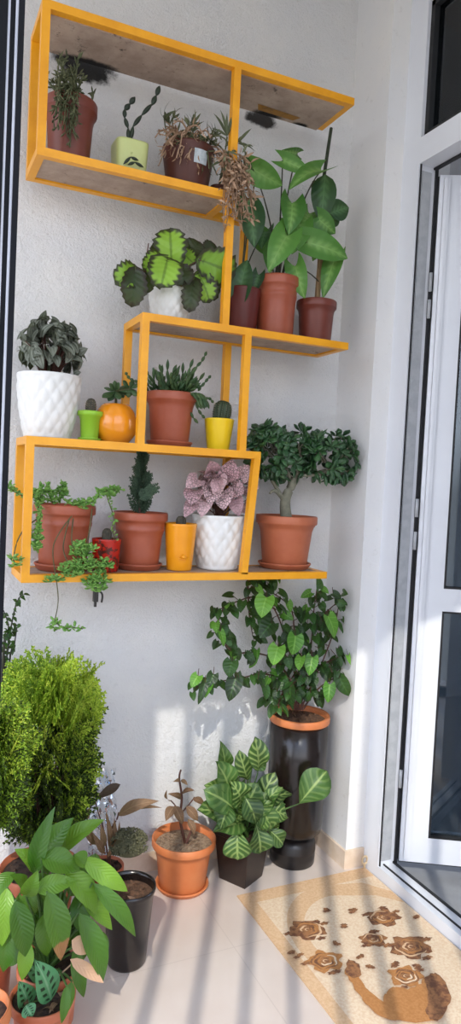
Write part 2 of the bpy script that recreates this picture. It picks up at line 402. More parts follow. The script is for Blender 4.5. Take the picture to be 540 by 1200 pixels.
struct(bevel(b.build('baseboard_right', M['skirt']), .002))
# room beyond the door
sbox('floor_room', (1.365, -.8, -.12), (4.2, 3.4, -.001), M['roomfloor'])
b = MB(None)
b.box((4.0, -.8, 0), (4.2, 0, 2.8)); b.box((4.0, 3.0, 0), (4.2, 3.4, 2.8)); b.box((4.0, 0, 0), (4.2, 3.0, .5)); b.box((4.0, 0, 2.6), (4.2, 3.0, 2.8)); b.box((1.55, 3.2, 0), (4.0, 3.4, 2.8)); b.box((1.55, -.8, 0), (4.0, -.6, 2.8)); b.box((1.42, 2.3, 0), (1.55, 3.2, 2.8))  # unseen far-wall opening added to let daylight into the room
struct(b.build('wall_room', M['room']))
sbox('ceiling_room', (1.55, -.8, 2.8), (4.2, 3.4, 2.95), M['room'])

# door frame with sill, transom and fixed light above
FX0, FX1, JY = 1.366, 1.432, 1.745
b = MB(None)
b.box((FX0, JY, 0), (FX1, OY1, OZ)); b.box((FX0, OY0, 0), (FX1, OY0+.08, OZ))
b.box((FX0, OY0+.08, 2.168), (FX1, JY, 2.245)); b.box((FX0, OY0+.08, OZ-.08), (FX1, JY, OZ)); b.box((FX0, OY0+.08, 0), (FX1, JY, .035))
frame = struct(bevel(b.build('door_1', M['pvc']), .005))
def spart(b, name, mt, par):
    ob = b.build(name, mt); ob.parent = par; return ob
b = MB(None); y0, y1, z0, z1 = OY0+.08, JY, 2.245, OZ-.08
for q in (0, 1):                               # beading around the fixed light
    w = .016
    b.box((FX0+.012, y0, z0), (FX0+.03, y0+w, z1)); b.box((FX0+.012, y1-w, z0), (FX0+.03, y1, z1))
    b.box((FX0+.012, y0, z0), (FX0+.03, y1, z0+w)); b.box((FX0+.012, y0, z1-w), (FX0+.03, y1, z1)); break
spart(b, 'glazing_seal', M['gasket'], frame)
b = MB(None); b.box((FX0+.03, y0, z0), (FX0+.036, y1, z1)); spart(b, 'transom_pane', M['glass'], frame)
b = MB(None)                                    # rebate, gasket lines and steel keep strip on the far jamb
b.box((FX0+.004, JY-.004, .035), (FX0+.008, JY, 2.168)); b.box((FX1-.006, JY-.006, .035), (FX1+.003, JY, 2.168))
b.box((FX0+.02, OY0+.08, .035), (FX0+.024, JY, .039)); b.box((FX1-.010, OY0+.08, .035), (FX1-.004, JY, .041)); b.box((FX1-.012, OY0+.08, 2.162), (FX1, JY, 2.168))
spart(b, 'gasket', M['gasket'], frame)
b = MB(None); b.box((FX0+.012, JY-.003, .05), (FX1-.02, JY, 2.15)); spart(b, 'steel_strip', M['steel'], frame)
for z in (.28, 1.02, 1.12, 1.72, 1.80):
    b = MB(None); b.lathe(V(FX1-.008, JY-.012, z), [(.0, 0), (.005, 0), (.005, .055), (.0, .055)], 10)
    spart(b, 'hinge_pin', M['steel'], frame)
# opened leaf: local x along the leaf, local y through it
LW, LT, LH0, LH1 = .74, .058, .045, 2.148
ang = math.radians(-30)
Lo = V(FX1+.006, JY-.010, 0); LR = Matrix.Rotation(ang, 3, 'Z')
def lbox(b, lo, hi): b.box(lo, hi, 0, LR, Lo)
S1 = .085; zm0, zm1 = .835, .905; zb = .125
b = MB(None)
lbox(b, (0, 0, LH0), (S1, LT, LH1)); lbox(b, (LW-S1, 0, LH0), (LW, LT, LH1))
lbox(b, (S1, 0, LH0), (LW-S1, LT, zb)); lbox(b, (S1, 0, LH1-.085), (LW-S1, LT, LH1)); lbox(b, (S1, 0, zm0), (LW-S1, LT, zm1))
lbox(b, (.012, -.012, LH0+.012), (.022, 0, LH1-.012)); lbox(b, (.012, -.008, LH0+.012), (.03, 0, LH1-.012))
leaf = bevel(b.build('door_leaf', M['pvc']), .004); leaf.parent = frame
b = MB(None)
for (a0, a1) in ((zb, zm0), (zm1, LH1-.085)):
    w = .006
    lbox(b, (S1, -.001, a0), (S1+w, .02, a1)); lbox(b, (LW-S1-w, -.001, a0), (LW-S1, .02, a1)); lbox(b, (S1, -.001, a0), (LW-S1, .02, a0+w)); lbox(b, (S1, -.001, a1-w), (LW-S1, .02, a1))
lbox(b, (-.008, .012, LH0), (0, .05, LH1)); lbox(b, (0, .01, LH0-.008), (LW, .05, LH0))
g = b.build('leaf_gasket', M['gasket']); g.parent = leaf
for (a0, a1) in ((zb, zm0), (zm1, LH1-.085)):
    b = MB(None); lbox(b, (S1, .012, a0), (LW-S1, .018, a1)); lbox(b, (S1, .034, a0), (LW-S1, .04, a1))
    g = b.build('door_pane', M['glass']); g.parent = leaf
# black window frame close by on the left
P0 = at(27.6, 60, .95); Pc = at(-16, 60, .95); wX1 = P0.x; wX0 = wX1-.09
b = MB(None)
e1, e2 = at(19, 60, .95).x, at(9.5, 60, .95).x
b.box((e1+.0016, .95, 0), (wX1, 1.01, 2.8)); b.box((e2+.0016, .957, 0), (e1-.0016, 1.01, 2.8)); b.box((wX0-.03, .95, 0), (e2-.0016, 1.01, 2.8))
wf = struct(bevel(b.build('window_1', M['blackframe']), .0015))
b = MB(None)
for e in (e1, e2): b.box((e-.0016, .953, 0), (e+.0016, 1.005, 2.8))
spart(b, 'window_seal', M['seal'], wf)
# barred opening behind, whose bars throw the stripes on the floor
b = MB(None); nb = 22
for i in range(nb):
    x = -.054+(i-11)*.127
    b.box((x-.012, -.302, 0), (x+.012, -.278, 2.8))
b.box((-1.6, -.305, 0), (1.3, -.275, .05))
b.box((-1.6, -.305, 2.80), (1.3, -.2, 2.95))
struct(b.build('window_2', M['blackframe']))

# ------------------------------------------------------------------ shelf
YF, YB = 1.80, 1.953
tw = .02
sx0 = .271
def fx(px, py): return at(px, py, YF)
Z1 = fx(230, 58).z; Z2 = fx(155, 199).z; Z3 = fx(290, 385).z; Z4 = fx(165, 520).z; Z5 = fx(200, 674).z+.006
x1R = fx(413, 117).x; x2R = fx(273, 228).x; x3L = fx(166, 366).x; x3R = fx(406, 404).x; x4R = fx(304, 529).x; x5R = fx(381, 670).x
T = thing('plant_shelf', 'stepped orange-yellow steel wall shelf with worn boards on the white wall', 'shelf', (.67, YB, Z5-.03))
def rect_frame(name, x0, x1, zt):
    b = MB(); z = zt-tw/2
    b.bar(V(x0, YF, z), V(x1, YF, z), tw); b.bar(V(x0, YB, z), V(x1, YB, z), tw)
    b.bar(V(x0+tw/2, YF+tw/2, z), V(x0+tw/2, YB-tw/2, z), tw); b.bar(V(x1-tw/2, YF+tw/2, z), V(x1-tw/2, YB-tw/2, z), tw)
    return bevel(b.build(name, M['yellow'], T), .0015)
def board(x0, x1, zt, th=.014):
    b = MB(); b.box((x0+tw, YF+tw/2, zt-th-.001), (x1-tw, YB-tw/2, zt-.001)); return b.build('board', M['board'], T)
def post(p, q, w=tw): b = MB(); b.bar(p, q, w); return bevel(b.build('post', M['yellow'], T), .0015)
rect_frame('shelf_frame', sx0, x1R, Z1); rect_frame('shelf_frame', sx0, x2R, Z2); rect_frame('shelf_frame', x3L, x3R, Z3)
rect_frame('shelf_frame', sx0, x4R, Z4); rect_frame('shelf_frame', sx0, x5R, Z5)
b = MB(); b.box((sx0+.021, YF+tw/2, Z1-tw-.003), (x1R-.021, YB+tw/2+.002, Z1-tw+.006)); b1 = b.build('board', M['board_soot'], T) 
for a in ((sx0, x2R, Z2), (x3L, x3R, Z3), (sx0, x4R, Z4), (sx0, x5R, Z5)): board(*a)
# rusty patch and char on the underside of the top board
q = at(326, 130, 1.95); b = MB()
bt = sub(b1, T)
def blob_(c, rx, ry, z, n=22, j=.25): return [V(c.x+rx*math.cos(2*PI*i/n)*(1+U(-j, j)), min(2.012, c.y+ry*math.sin(2*PI*i/n)*(1+U(-j, j))), z) for i in range(n)]
b.poly([V(q.x-.085, 1.915, Z1-.0242), V(q.x-.07, 1.945, Z1-.0242), V(q.x+.05, 1.948, Z1-.0242), V(q.x+.062, 1.922, Z1-.0242)])
b.build('rust_patch', M['burn'], bt)
# posts: front and rear
hx = tw/2
xm = x2R-hx                                     # middle post runs from the top shelf down to the third
post(V(xm+.002, YF-.001, Z3), V(xm+.002, YF-.001, Z1-tw)); xb = at(285, 300, YB).x; post(V(xb, YB, Z3), V(xb, YB, Z2)); b = MB(); b.bar(V(x2R, YB, Z2-tw/2), V(xb+tw/2, YB, Z2-tw/2), tw); bevel(b.build('rail', M['yellow'], T), .0015)
post(V(sx0+hx, YF, Z2), V(sx0+hx, YF, Z1-tw)); post(V(sx0+hx, YB, Z2), V(sx0+hx, YB, Z1-tw))
post(V(x3L+hx, YF, Z4), V(x3L+hx, YF, Z3-tw)); post(V(x3L+hx, YB, Z4), V(x3L+hx, YB, Z3-tw))
xr = fx(288, 420).x; post(V(xr, YF, Z4), V(xr, YF, Z3-tw)); xr2 = at(265, 430, YB).x; post(V(xr2, YB, Z4), V(xr2, YB, Z3-tw))
post(V(sx0+hx, YF, Z5), V(sx0+hx, YF, Z4-tw)); post(V(sx0+hx, YB, Z5), V(sx0+hx, YB, Z4-tw))
xp = fx(285, 664).x; post(V(xp, YF, Z5-.004), V(x4R-hx, YF, Z4-tw))
post(V(x4R-.03, YB, Z5), V(x4R-.03, YB, Z4-tw))

# hook under the lowest shelf
q = at(111, 695, 1.99); zt = Z5-tw
Th = thing('metal_hook', 'small black metal bracket hanging below the lowest shelf board under the trailing plant', 'hook', (q.x, 1.99, zt-.09))
b = MB(); b.box((q.x-.0065, 1.972, zt-.085), (q.x+.0065, 1.988, zt)); b.bar(V(q.x, 1.98, zt-.085), V(q.x, 1.98, zt-.10), .007); bevel(b.build('bracket', M['blackmat'], Th), .002)
b = MB(); b.tube(curve(V(q.x+.006, 1.97, zt-.055), V(q.x+.02, 1.962, zt-.055), V(q.x+.014, 1.965, zt-.085), 8), .003); b.build('hook_arm', M['blackmat'], Th)

# ------------------------------------------------------------------ pots
def soil_disc(T, c, r, mt, lump=.004):
    b = MB(); rows = []
    for i in range(6):
        rr = r*i/5+.0004
        rows.append([c+V(rr*math.cos(2*PI*k/28), rr*math.sin(2*PI*k/28), U(-lump, lump) if i < 5 else 0) for k in range(28)])
    b.grid(rows, closed=True)
    if lump > .003:
        for k in range(26):
            a, q = U(0, 6.28), r*math.sqrt(U(0, .85)); s_ = U(.002, .005)
            p = c+V(q*math.cos(a), q*math.sin(a), s_*.4); b.lathe(p, [(.0002, -s_), (s_, -s_*.3), (s_*.8, s_*.5), (.0002, s_)], 6)
    return b.build('soil', mt, T)
def pot_profile(style, rr, rb, h):
    th = .004
    if style == 'rim':       # flared pot with rolled band below the lip
        return [(.001, 0), (rb*.96, 0), (rb, .004), (rb+(rr*.90-rb)*.70, h*.70), (rr*.905, h*.80), (rr*.93, h*.805), (rr*.935, h*.83), (rr*.985, h*.84), (rr, h*.86), (rr, h*.985), (rr*.98, h), (rr-th, h), (rr*.92-th, h*.8), (rb*.95, h*.4), (.001, h*.4)]
    if style == 'band':      # several fine rings
        return [(.001, 0), (rb*.95, 0), (rb, .004), (rb+(rr*.88-rb)*.3, h*.3), (rb+(rr*.88-rb)*.55, h*.55), (rr*.87, h*.66), (rr*.89, h*.67), (rr*.90, h*.72), (rr*.885, h*.73), (rr*.91, h*.84), (rr*.985, h*.85), (rr, h*.875), (rr, h*.97), (rr*.98, h), (rr-th, h), (rr*.88, h*.8), (rb*.95, h*.4), (.001, h*.4)]
    if style == 'plain':
        return [(.001, 0), (rb*.95, 0), (rb, .004), (rr*.985, h*.93), (rr, h*.95), (rr, h*.99), (rr*.98, h), (rr-th, h), (rr*.9, h*.75), (rb*.9, h*.4), (.001, h*.4)]
    if style == 'lip':
        return [(.001, 0), (rb*.9, 0), (rb*.92, .003), (rr*.80, h*.80), (rr, h*.84), (rr, h*.98), (rr*.96, h), (rr*.88, h), (rr*.84, h*.75), (.001, h*.6)]
    if style == 'ball':
        return [(.001, 0), (rb*.9, 0), (rb, .004), (rr*.94, h*.25), (rr, h*.45), (rr*.985, h*.62), (rr*.86, h*.82), (rr*.70, h*.94), (rr*.60, h), (rr*.52, h), (rr*.5, h*.9), (.001, h*.7)]
def pot(T, c, rr, rb, h, style, mt, soil, saucer=0., sl=.93, name='pot', ribs=0, lump=.004, gap=0.):
    b = MB(); z0 = 0.
    if saucer:
        s = MB(); rs = rb*saucer
        s.lathe(c, [(.001, 0), (rs*.86, 0), (rs*.9, .002), (rs*.98, h*.075), (rs, h*.085), (rs, h*.105), (rs*.97, h*.11), (rs*.9, h*.10), (rs*.85, h*.03), (.001, h*.03)], 44)
        s.build('saucer', mt, T); z0 = h*.032
    if style == 'quilt':
        pr = []; NS = 40
        for i in range(NS+1):
            q = i/NS; r = rb+(rr-rb)*(1-(1-q)**2.0)
            pr.append((r, .003+q*(h*.955-.003)))
        nd = 15
        def rf(r, z, a):
            q = (z-.003)/(h*.955)
            if q <= .03 or q >= .975: return r
            A = abs(math.sin((a*nd+q*PI*6.2)/2)*math.sin((a*nd-q*PI*6.2)/2))
            return r*(1-.05+.055*A**.7)
        b.lathe(c, [(.001, 0), (rb*.95, 0)]+pr+[(rr, h*.985), (rr*.985, h), (rr-.005, h), (rr*.93, h*.9), (rb*.95, h*.4), (.001, h*.4)], 120, rf=rf)
    else:
        b.lathe(c+V(0, 0, z0), pot_profile(style, rr, rb, h-z0), 44)
    p = b.build(name, mt, T)
    if soil is not None:
        rs = rr*.5 if style == 'ball' else (rb+(rr*.95-rb)*sl)*.95
        if style == 'lip': rs = rr*.86
        soil_disc(T, c+V(0, 0, h*sl), rs, soil, lump)
    return p
def shelf_pot(px, rimy, wpx, rb_ratio, zshelf, Y=1.895, hmin=None):
    """centre, rim radius, base radius, height of a pot standing on a shelf"""
    p = at(px, rimy, Y); r = wpx*mpp(p)/2; c = V(p.x, Y, zshelf)
    return c, r, r*rb_ratio, p.z-zshelf

# ------------------------------------------------------------------ plant pieces
def ridged(b, base, tip, r, ribs=12, depth=.16, mi=0, n=None):
    d = tip-base; L = d.length; q = d.to_track_quat('Z', 'Y').to_matrix(); rnd = (rng.random(), rng.random())
    pr = [(r*.75, 0), (r*.93, L*.12), (r, L*.4), (r*.98, L*.65), (r*.85, L*.82), (r*.55, L*.95), (.0004, L)]
    b.lathe(base, pr, ribs*4, mi, rf=lambda rr, z, a: rr*(1-depth+depth*abs(math.cos(a*ribs/2))), tilt=q, rnd=rnd)
def spines(b, base, tip, r, ribs=12, rows=7, ln=.004):
    d = tip-base; L = d.length; q = d.to_track_quat('Z', 'Y').to_matrix()
    for i in range(ribs):
        for k in range(rows):
            z = L*(.12+.8*k/rows); rr = r*math.sqrt(max(.05, 1-max(0, (z/L-.55)/.47)**2)); a = 2*PI*i/ribs
            for s_ in range(2):
                v = q @ V(math.cos(a), math.sin(a), U(-.5, .8)); p = base+q @ V(rr*math.cos(a), rr*math.sin(a), z)
                b.tube([p, p+v*ln*U(.7, 1.3)], .0004, .0001, 3)
def spray(b, p, d, L, n, dens=9, mi=0, wid=.35, thick=.0028, mis=None):
    """flat feathery conifer spray"""
    d = d.normalized(); x = d.cross(n).normalized(); z = x.cross(d)
    def scale(a, c, w):
        e = c-a
        m_ = a+e*.45; o = e.cross(z).normalized()*w
        k = len(b.v); r_ = (min(1, max(0, U(0, 1))), rng.random())
        b.v.extend([a, m_+o, c, m_-o, m_+z*w*.6])
        for f_ in ((k, k+1, k+4), (k+1, k+2, k+4), (k+2, k+3, k+4), (k+3, k, k+4)):
            b.f.append(f_); b.uv.append([(.5, .5)]*3); b.rn.append(r_); b.mi.append(mi if mis is None else rng.choice(mis)); b.sm.append(False)
    scale(p, p+d*L, thick*.8)
    for i in range(dens):
        q = (i+.5)/dens; a = p+d*L*q; l = L*wid*(1-q*.75)+.006
        for s_ in (-1, 1):
            dd = (d*U(.75, 1.)+x*s_*U(.55, .85)+z*U(-.25, .25)).normalized(); c = a+dd*l
            scale(a, c, thick)
            for j in range(2):
                qq = .35+.35*j; a2 = a+dd*l*qq
                for s2 in (-1, 1):
                    d2 = (dd+dd.cross(z)*s2*.7).normalized(); scale(a2, a2+d2*l*.42, thick*.85)
def px3(lst, Y): return [at(x, y, Y) for x, y in lst]

# ================================================================== top box
def finish(*a): pass
# brown pot, drooping succulent
c, rr, rb, h = shelf_pot(83, 122, 62, .74, Z2, 1.905)
T = thing('potted_plant', 'brown plastic pot of drooping grey-green succulent at the left end of the top box', 'potted plant', c)
pot(T, c, rr, rb, h, 'rim', M['brown'], M['soil'])
b = MB(); top = c+V(-.015, -.01, h*.93)
for k in range(46):
    a = U(0, 6.28); st = top+V(U(-.03, .03), U(-.025, .02), 0)
    if k < 30:
        e = top+V(U(-.05, .02), U(-.085, -.045), U(-.11, .0)); mid_ = (st+e)/2+V(0, -.02, U(.05, .13))
    else:
        e = top+V(U(-.04, .05), U(-.05, .04), U(.04, .11)); mid_ = st+V(U(-.02, .02), 0, .05)
    pts = curve(st, mid_, e, 7); b.tube(pts, .0022, .0016, 5, rnd=(rng.random(), .5))
    for j in range(2, 8):
        for s_ in range(2):
            dd = (rv(1)+(pts[j]-pts[j-1]).normalized()*1.2).normalized(); b.pad(pts[j], pts[j]+dd*U(.012, .024), .0055, .0045, rv(1), 0, n=4, m=3)
b.build('foliage', M['olive'], T)
b = MB()
for pl in ([(78, 116), (76, 95), (72, 76), (80, 66)], [(82, 116), (84, 98), (76, 84), (66, 70)], [(70, 112), (60, 100), (54, 92), (53, 88)], [(106, 122), (109, 112), (108, 108)]):
    P = smooth(px3(pl, 1.89)); b.tube(P, .0035, .002, 6)
    for j in range(1, len(P)-1):
        dd = (rv(1)+V(0, 0, .5)).normalized(); b.pad(P[j], P[j]+dd*.02, .005, .004, rv(1), 0, n=5, m=3)
b.build('stem', M['olive'], T)

# pale green square planter with two stalks
c, rr, rb, h = shelf_pot(152, 171, 42, .9, Z2, 1.90)
T = thing('potted_cactus', 'pale green square planter with a forked dark cactus, inside the top box', 'potted cactus', c)
b = MB(); w = rr*.93; w2 = w*.88
rows = []
for (ww, z) in ((w2, 0), (w, h*.95), (w, h), (w-.004, h), (w-.005, h*.75)):
    row = []
    for i in range(40):
        a = 2*PI*i/40; k = (abs(math.cos(a))**5+abs(math.sin(a))**5)**(-1/5); row.append(c+V(ww*k*math.cos(a), ww*k*math.sin(a), z))
    rows.append(row)
b.grid(rows, closed=True); b.poly(list(reversed(rows[0]))); 
for i in range(4): 
    b.lathe(c+V(-w*.4+i*.012, -w*.965, h*U(.35, .7)), [(.0001, .003), (.003, .0015), (.003, -.0015), (.0001, -.003)], 10)
b.build('planter', M['palegreen'], T); soil_disc(T, c+V(0, 0, h*.86), w*.85, M['soil'])
b = MB()
def jointed(b, pts, r):
    for i in range(len(pts)-1):
        d = pts[i+1]-pts[i]; b.pad(pts[i]-d*.05, pts[i+1]+d*.05, r*2, r*2, V(0, 1, 0), 0, n=8, m=8, fat=1.)
jointed(b, px3([(151, 165), (150, 150), (146, 138), (146, 128)], 1.9), .0062); jointed(b, px3([(146, 129), (152, 122), (158, 114)], 1.9), .0075)
jointed(b, px3([(153, 164), (156, 148), (166, 135), (178, 122)], 1.9), .006); jointed(b, px3([(178, 123), (183, 112), (187, 101)], 1.9), .0072)
b.build('cactus_stem', M['cactus_dk'], T)
for pl in ([(145, 192), (153, 184), (162, 188)], [(150, 193), (158, 190), (168, 196)]):
    b = MB(); jointed(b, px3(pl, 1.835), .0042); b.build('fallen_stem', M['cactus_dk'], T)

# brown pot with sticker and shaggy half dry plant
c, rr, rb, h = shelf_pot(221, 176, 62, .74, Z2, 1.90)
T = thing('potted_plant', 'dark brown pot with a white sticker and shaggy half-dry succulent, left of the yellow post', 'potted plant', c)
p = pot(T, c, rr, rb, h, 'plain', M['darkbrown'], M['soil'])
b = MB()
a0 = math.atan2(-1, .18); rows = []
for z in (h*.56, h*.83):
    rr_ = rb+(rr*.985-rb)*z/(h*.93)+.0012
    rows.append([c+V(rr_*math.cos(a0+t), rr_*math.sin(a0+t), z) for t in [(-.3+.6*i/8) for i in range(9)]])
b.grid(rows); b.build('sticker', M['sticker'], sub(p, T))
def shag(T, top, n, spread, down, upn, name='foliage', ylim=-.07):
    g, dr = MB(), MB()
    for k in range(n):
        st = top+V(U(-spread, spread)*.6, U(-.03, .03), U(0, .012))
        e = st+V(U(-spread, spread), U(ylim, -.02), U(-down, .015)); mm = (st+e)/2+V(0, -.01, U(.03, .06))
        P = curve(st, mm, e, 6); q = dr if rng.random() < .55 else g
        q.tube(P, .0028, .0018, 5, rnd=(rng.random(), rng.random()))
        for j in range(2, 7):
            dd = (rv(1)+(P[j]-P[j-1]).normalized()).normalized(); q.leaf(P[j], P[j]+dd*U(.015, .028), .005, rv(1), 'lance', .1, .2, nl=3, na=2)
    for k in range(upn):
        st = top+V(U(-spread, spread)*.8, U(-.03, .03), U(0, .01)); ax = st+V(U(-.03, .03), U(-.02, .02), U(.03, .06))
        g.tube([st, ax], .0025, .0018, 5)
        for j in range(7):
            dd = V(U(-1, 1), U(-1, .6), U(.1, 1.3)).normalized(); g.leaf(ax, ax+dd*U(.025, .05), .0075, rv(1)+V(0, -.4, .4), 'lance', .15, .3, nl=5, na=2)
    g.build(name, M['olive'], T); dr.build('dry_leaf', M['dry'], T)
shag(T, c+V(-.005, -.005, h*.97), 85, .075, .075, 9)

# trailing plant at the end of the second board, behind and around the post
p0 = at(263, 195, 1.86); c = V(p0.x-.004, 1.885, Z2)
T = thing('potted_plant', 'trailing succulent with pale dried stems hanging over the end of the top box', 'potted plant', c)
pot(T, c, .024, .02, .045, 'rim', M['darkbrown'], M['soil'])
g, dr = MB(), MB(); top = c+V(0, 0, .045)
for k in range(60):
    e = at(U(260, 299), U(188, 262), U(1.765, 1.785)); st = top+V(U(-.015, .015), U(-.015, .015), 0)
    mm = at(U(262, 288), U(140, 182), U(1.77, 1.80)); P = curve(st, mm, e, 8)
    q = dr; q.tube(P[4:], .0016, .0012, 4, rnd=(rng.random(), .5))
    for j in (5, 6, 6, 7, 7, 8, 8):
        dd = (rv(1)+V(0, 0, -.2)).normalized(); q.leaf(P[j], P[j]+dd*U(.014, .032), .0085, rv(1), 'lance', .15, .2, nl=3, na=2)
for (hub, tips) in (((266, 160), [(250, 132), (258, 128), (266, 132), (275, 130), (272, 148), (248, 150)]), ((278, 168), [(276, 142), (286, 158), (295, 150), (299, 177), (292, 172)]), ((262, 190), [(246, 196), (252, 186)])):
    hb = at(*hub, 1.80); g.tube(curve(top, (top+hb)/2+V(0, -.02, .03), hb, 6), .0028, .002, 5)
    for t in tips: g.leaf(hb, at(*t, 1.80+U(-.03, .03)), .009, face(hb), 'lance', .12, .2, nl=5, na=2, rnd=(U(0, .4), .5))
for k in range(26):
    hb = at(U(262, 290), U(165, 205), U(1.77, 1.79)); g.leaf(hb, hb+rv(.022), .007, face(hb), 'lance', .1, .2, nl=3, na=2)
g.build('foliage', M['olive'], T); dr.build('dry_stem', M['dry'], T)

# ================================================================== third board
c, rr, rb, h = shelf_pot(201, 334, 54, .72, Z3, 1.90)
T = thing('potted_begonia', 'white ribbed pot of begonia with dark-edged bright green leaves', 'potted plant', c)
pot(T, c, rr, rb, h, 'quilt', M['white'], M['soil'])
g, d, st = MB(), MB(), MB(); top = c+V(0, 0, h*.95)
BL = [(0, (201, 310), (199, 267), 36, 1.875), (0, (196, 305), (188, 338), 40, 1.835), (0, (236, 305), (276, 322), 40, 1.835), (0, (233, 322), (246, 355), 26, 1.84), (0, (161, 318), (135, 333), 30, 1.86),
      (1, (158, 318), (154, 360), 28, 1.84), (1, (222, 300), (234, 283), 24, 1.90), (1, (208, 315), (220, 335), 26, 1.85), (1, (227, 330), (221, 366), 22, 1.835), (1, (240, 298), (252, 286), 20, 1.92),
      (0, (185, 300), (168, 318), 22, 1.87), (1, (190, 298), (176, 290), 18, 1.92), (1, (206, 300), (222, 305), 24, 1.90), (1, (256, 318), (250, 352), 18, 1.86), (1, (176, 322), (170, 345), 20, 1.86), (0, (214, 296), (228, 310), 22, 1.88)]
for (k, a, e, w, Y) in BL:
    p = at(*a, Y); q = at(*e, Y-U(.0, .03)); s_ = mpp(p)
    (d if k else g).leaf(p, q, w*s_, face(p, .35, .3), 'round', .14, .22, nl=14, na=6, wave=.06, rnd=(rng.random(), rng.random()))
    st.tube(curve(top+V(U(-.01, .01), U(-.01, .01), 0), (top+p)/2+V(0, 0, .03), p, 6), .0024, .0018, 6)
st.tube(px3([(165, 325), (171, 305), (174, 285)], 1.9), .0022, .0015, 6)
g.build('foliage', M['begonia'], T); d.build('dark_foliage', M['begonia_d'], T); st.build('stem', M['stemr'], T)

def vine_plant(T, top, leaves, mat_, smat, shape='arrow', sr=.0022, fdn=.3):
    g, st = MB(), MB()
    for L in leaves:
        (a, e, w, Y) = L[:4]
        p = at(*a, Y); q = at(*e, Y+(L[4] if len(L) > 4 else U(-.03, .01)))
        g.leaf(p, q, w*1.12*mpp(p), face(p, .3, fdn), shape, .12, .22, nl=10, na=6, rnd=(rng.random(), rng.random()))
        st.tube(curve(top+V(U(-.012, .012), U(-.012, .012), -.005), V((top.x*.6+p.x*.4), (top.y+p.y)/2, max(p.z, top.z)*.75+.25*min(p.z, top.z)), p, 9), sr, sr*.7, 6)
    st.build('stem', M[smat], T); g.build('foliage', M[mat_], T)
# maroon pot behind the post
c, rr, rb, h = shelf_pot(284, 340, 44, .80, Z3, 1.905)
T = thing('potted_arrowhead_vine', 'maroon pot of dark arrowhead vine half hidden behind the yellow post', 'potted plant', c, 'potted arrowhead vines on the third board')
pot(T, c, rr, rb, h, 'plain', M['maroon'], M['soil'])
vine_plant(T, c+V(0, 0, h*.93), [((292, 248), (298, 290), 30, 1.87), ((290, 232), (287, 252), 22, 1.89), ((281, 340), (290, 304), 24, 1.87), ((303, 322), (297, 344), 14, 1.88), ((300, 205), (284, 182), 14, 1.88), ((312, 270), (306, 292), 18, 1.92)], 'syn_d', 'stemd')
# terracotta pot of syngonium
c, rr, rb, h = shelf_pot(325, 327, 53, .80, Z3, 1.90)
T = thing('potted_arrowhead_vine', 'brick-brown pot of tall green arrowhead vine, between the maroon pot and the staked vine', 'potted plant', c, 'potted arrowhead vines on the third board')
pot(T, c, rr, rb, h, 'band', M['terra_shelf'], M['soil'])
vine_plant(T, c+V(0, 0, h*.93), [((296, 198), (331, 218), 27, 1.86), ((331, 188), (364, 204), 17, 1.88), ((376, 200), (338, 222), 24, 1.86), ((342, 238), (338, 275), 28, 1.87), ((336, 276), (314, 318), 30, 1.85), ((352, 262), (342, 298), 26, 1.88),
   ((334, 270), (362, 285), 24, 1.90), ((306, 278), (318, 302), 22, 1.93), ((348, 180), (330, 176), 12, 1.93), ((362, 250), (352, 270), 18, 1.92), ((322, 292), (316, 320), 22, 1.87)], 'syn', 'stemd', sr=.0026)
# small brown pot with stake
c, rr, rb, h = shelf_pot(371, 354, 47, .78, Z3, 1.90)
T = thing('potted_arrowhead_vine', 'small brown pot with a tall stake and climbing vine at the shelf end', 'potted plant', c, 'potted arrowhead vines on the third board')
pot(T, c, rr, rb, h, 'rim', M['brown'], M['soil'])
b = MB(); b.bar(c+V(0, 0, h*.8), at(376, 296, 1.90), .013, .011); b.build('stake', M['wood'], T)
b = MB(); b.tube(smooth(px3([(375, 300), (374, 262), (377, 225), (382, 190), (388, 150)], 1.905)), .0065, .005, 8); b.build('moss_pole', M['moss'], T)
g, st = MB(), MB()
for (a, e, w, Y) in [((372, 256), (393, 274), 24, 1.87), ((360, 284), (408, 303), 31, 1.86), ((392, 304), (378, 350), 22, 1.88), ((346, 312), (357, 350), 24, 1.86), ((368, 268), (388, 262), 20, 1.88), ((378, 286), (366, 306), 18, 1.88)]:
    p = at(*a, Y); q = at(*e, Y-.01); g.leaf(p, q, w*1.05*mpp(p), face(p, .3, .25), 'arrow', .12, .2, nl=10, na=6); m_ = at(375, a[1]+20, 1.9); st.tube(curve(m_, (m_+p)/2+V(0, -.01, .01), p, 5), .002, .0016, 5)
g.build('foliage', M['syn'], T); g = MB()
for (a, e, w, Y, sh) in [((381, 204), (376, 264), 30, 1.885, 'ovate'), ((386, 250), (409, 243), 26, 1.89, 'ovate'), ((383, 262), (398, 252), 18, 1.9, 'ovate'), ((366, 212), (380, 230), 14, 1.9, 'ovate')]:
    p = at(*a, Y); g.leaf(p, at(*e, Y), w*mpp(p), face(p, .1, .2), sh, .06, .15, nl=9, na=6, rnd=(U(0, .4), .2))
g.build('dark_foliage', M['syn_d'], T); st.build('stem', M['stemd'], T)

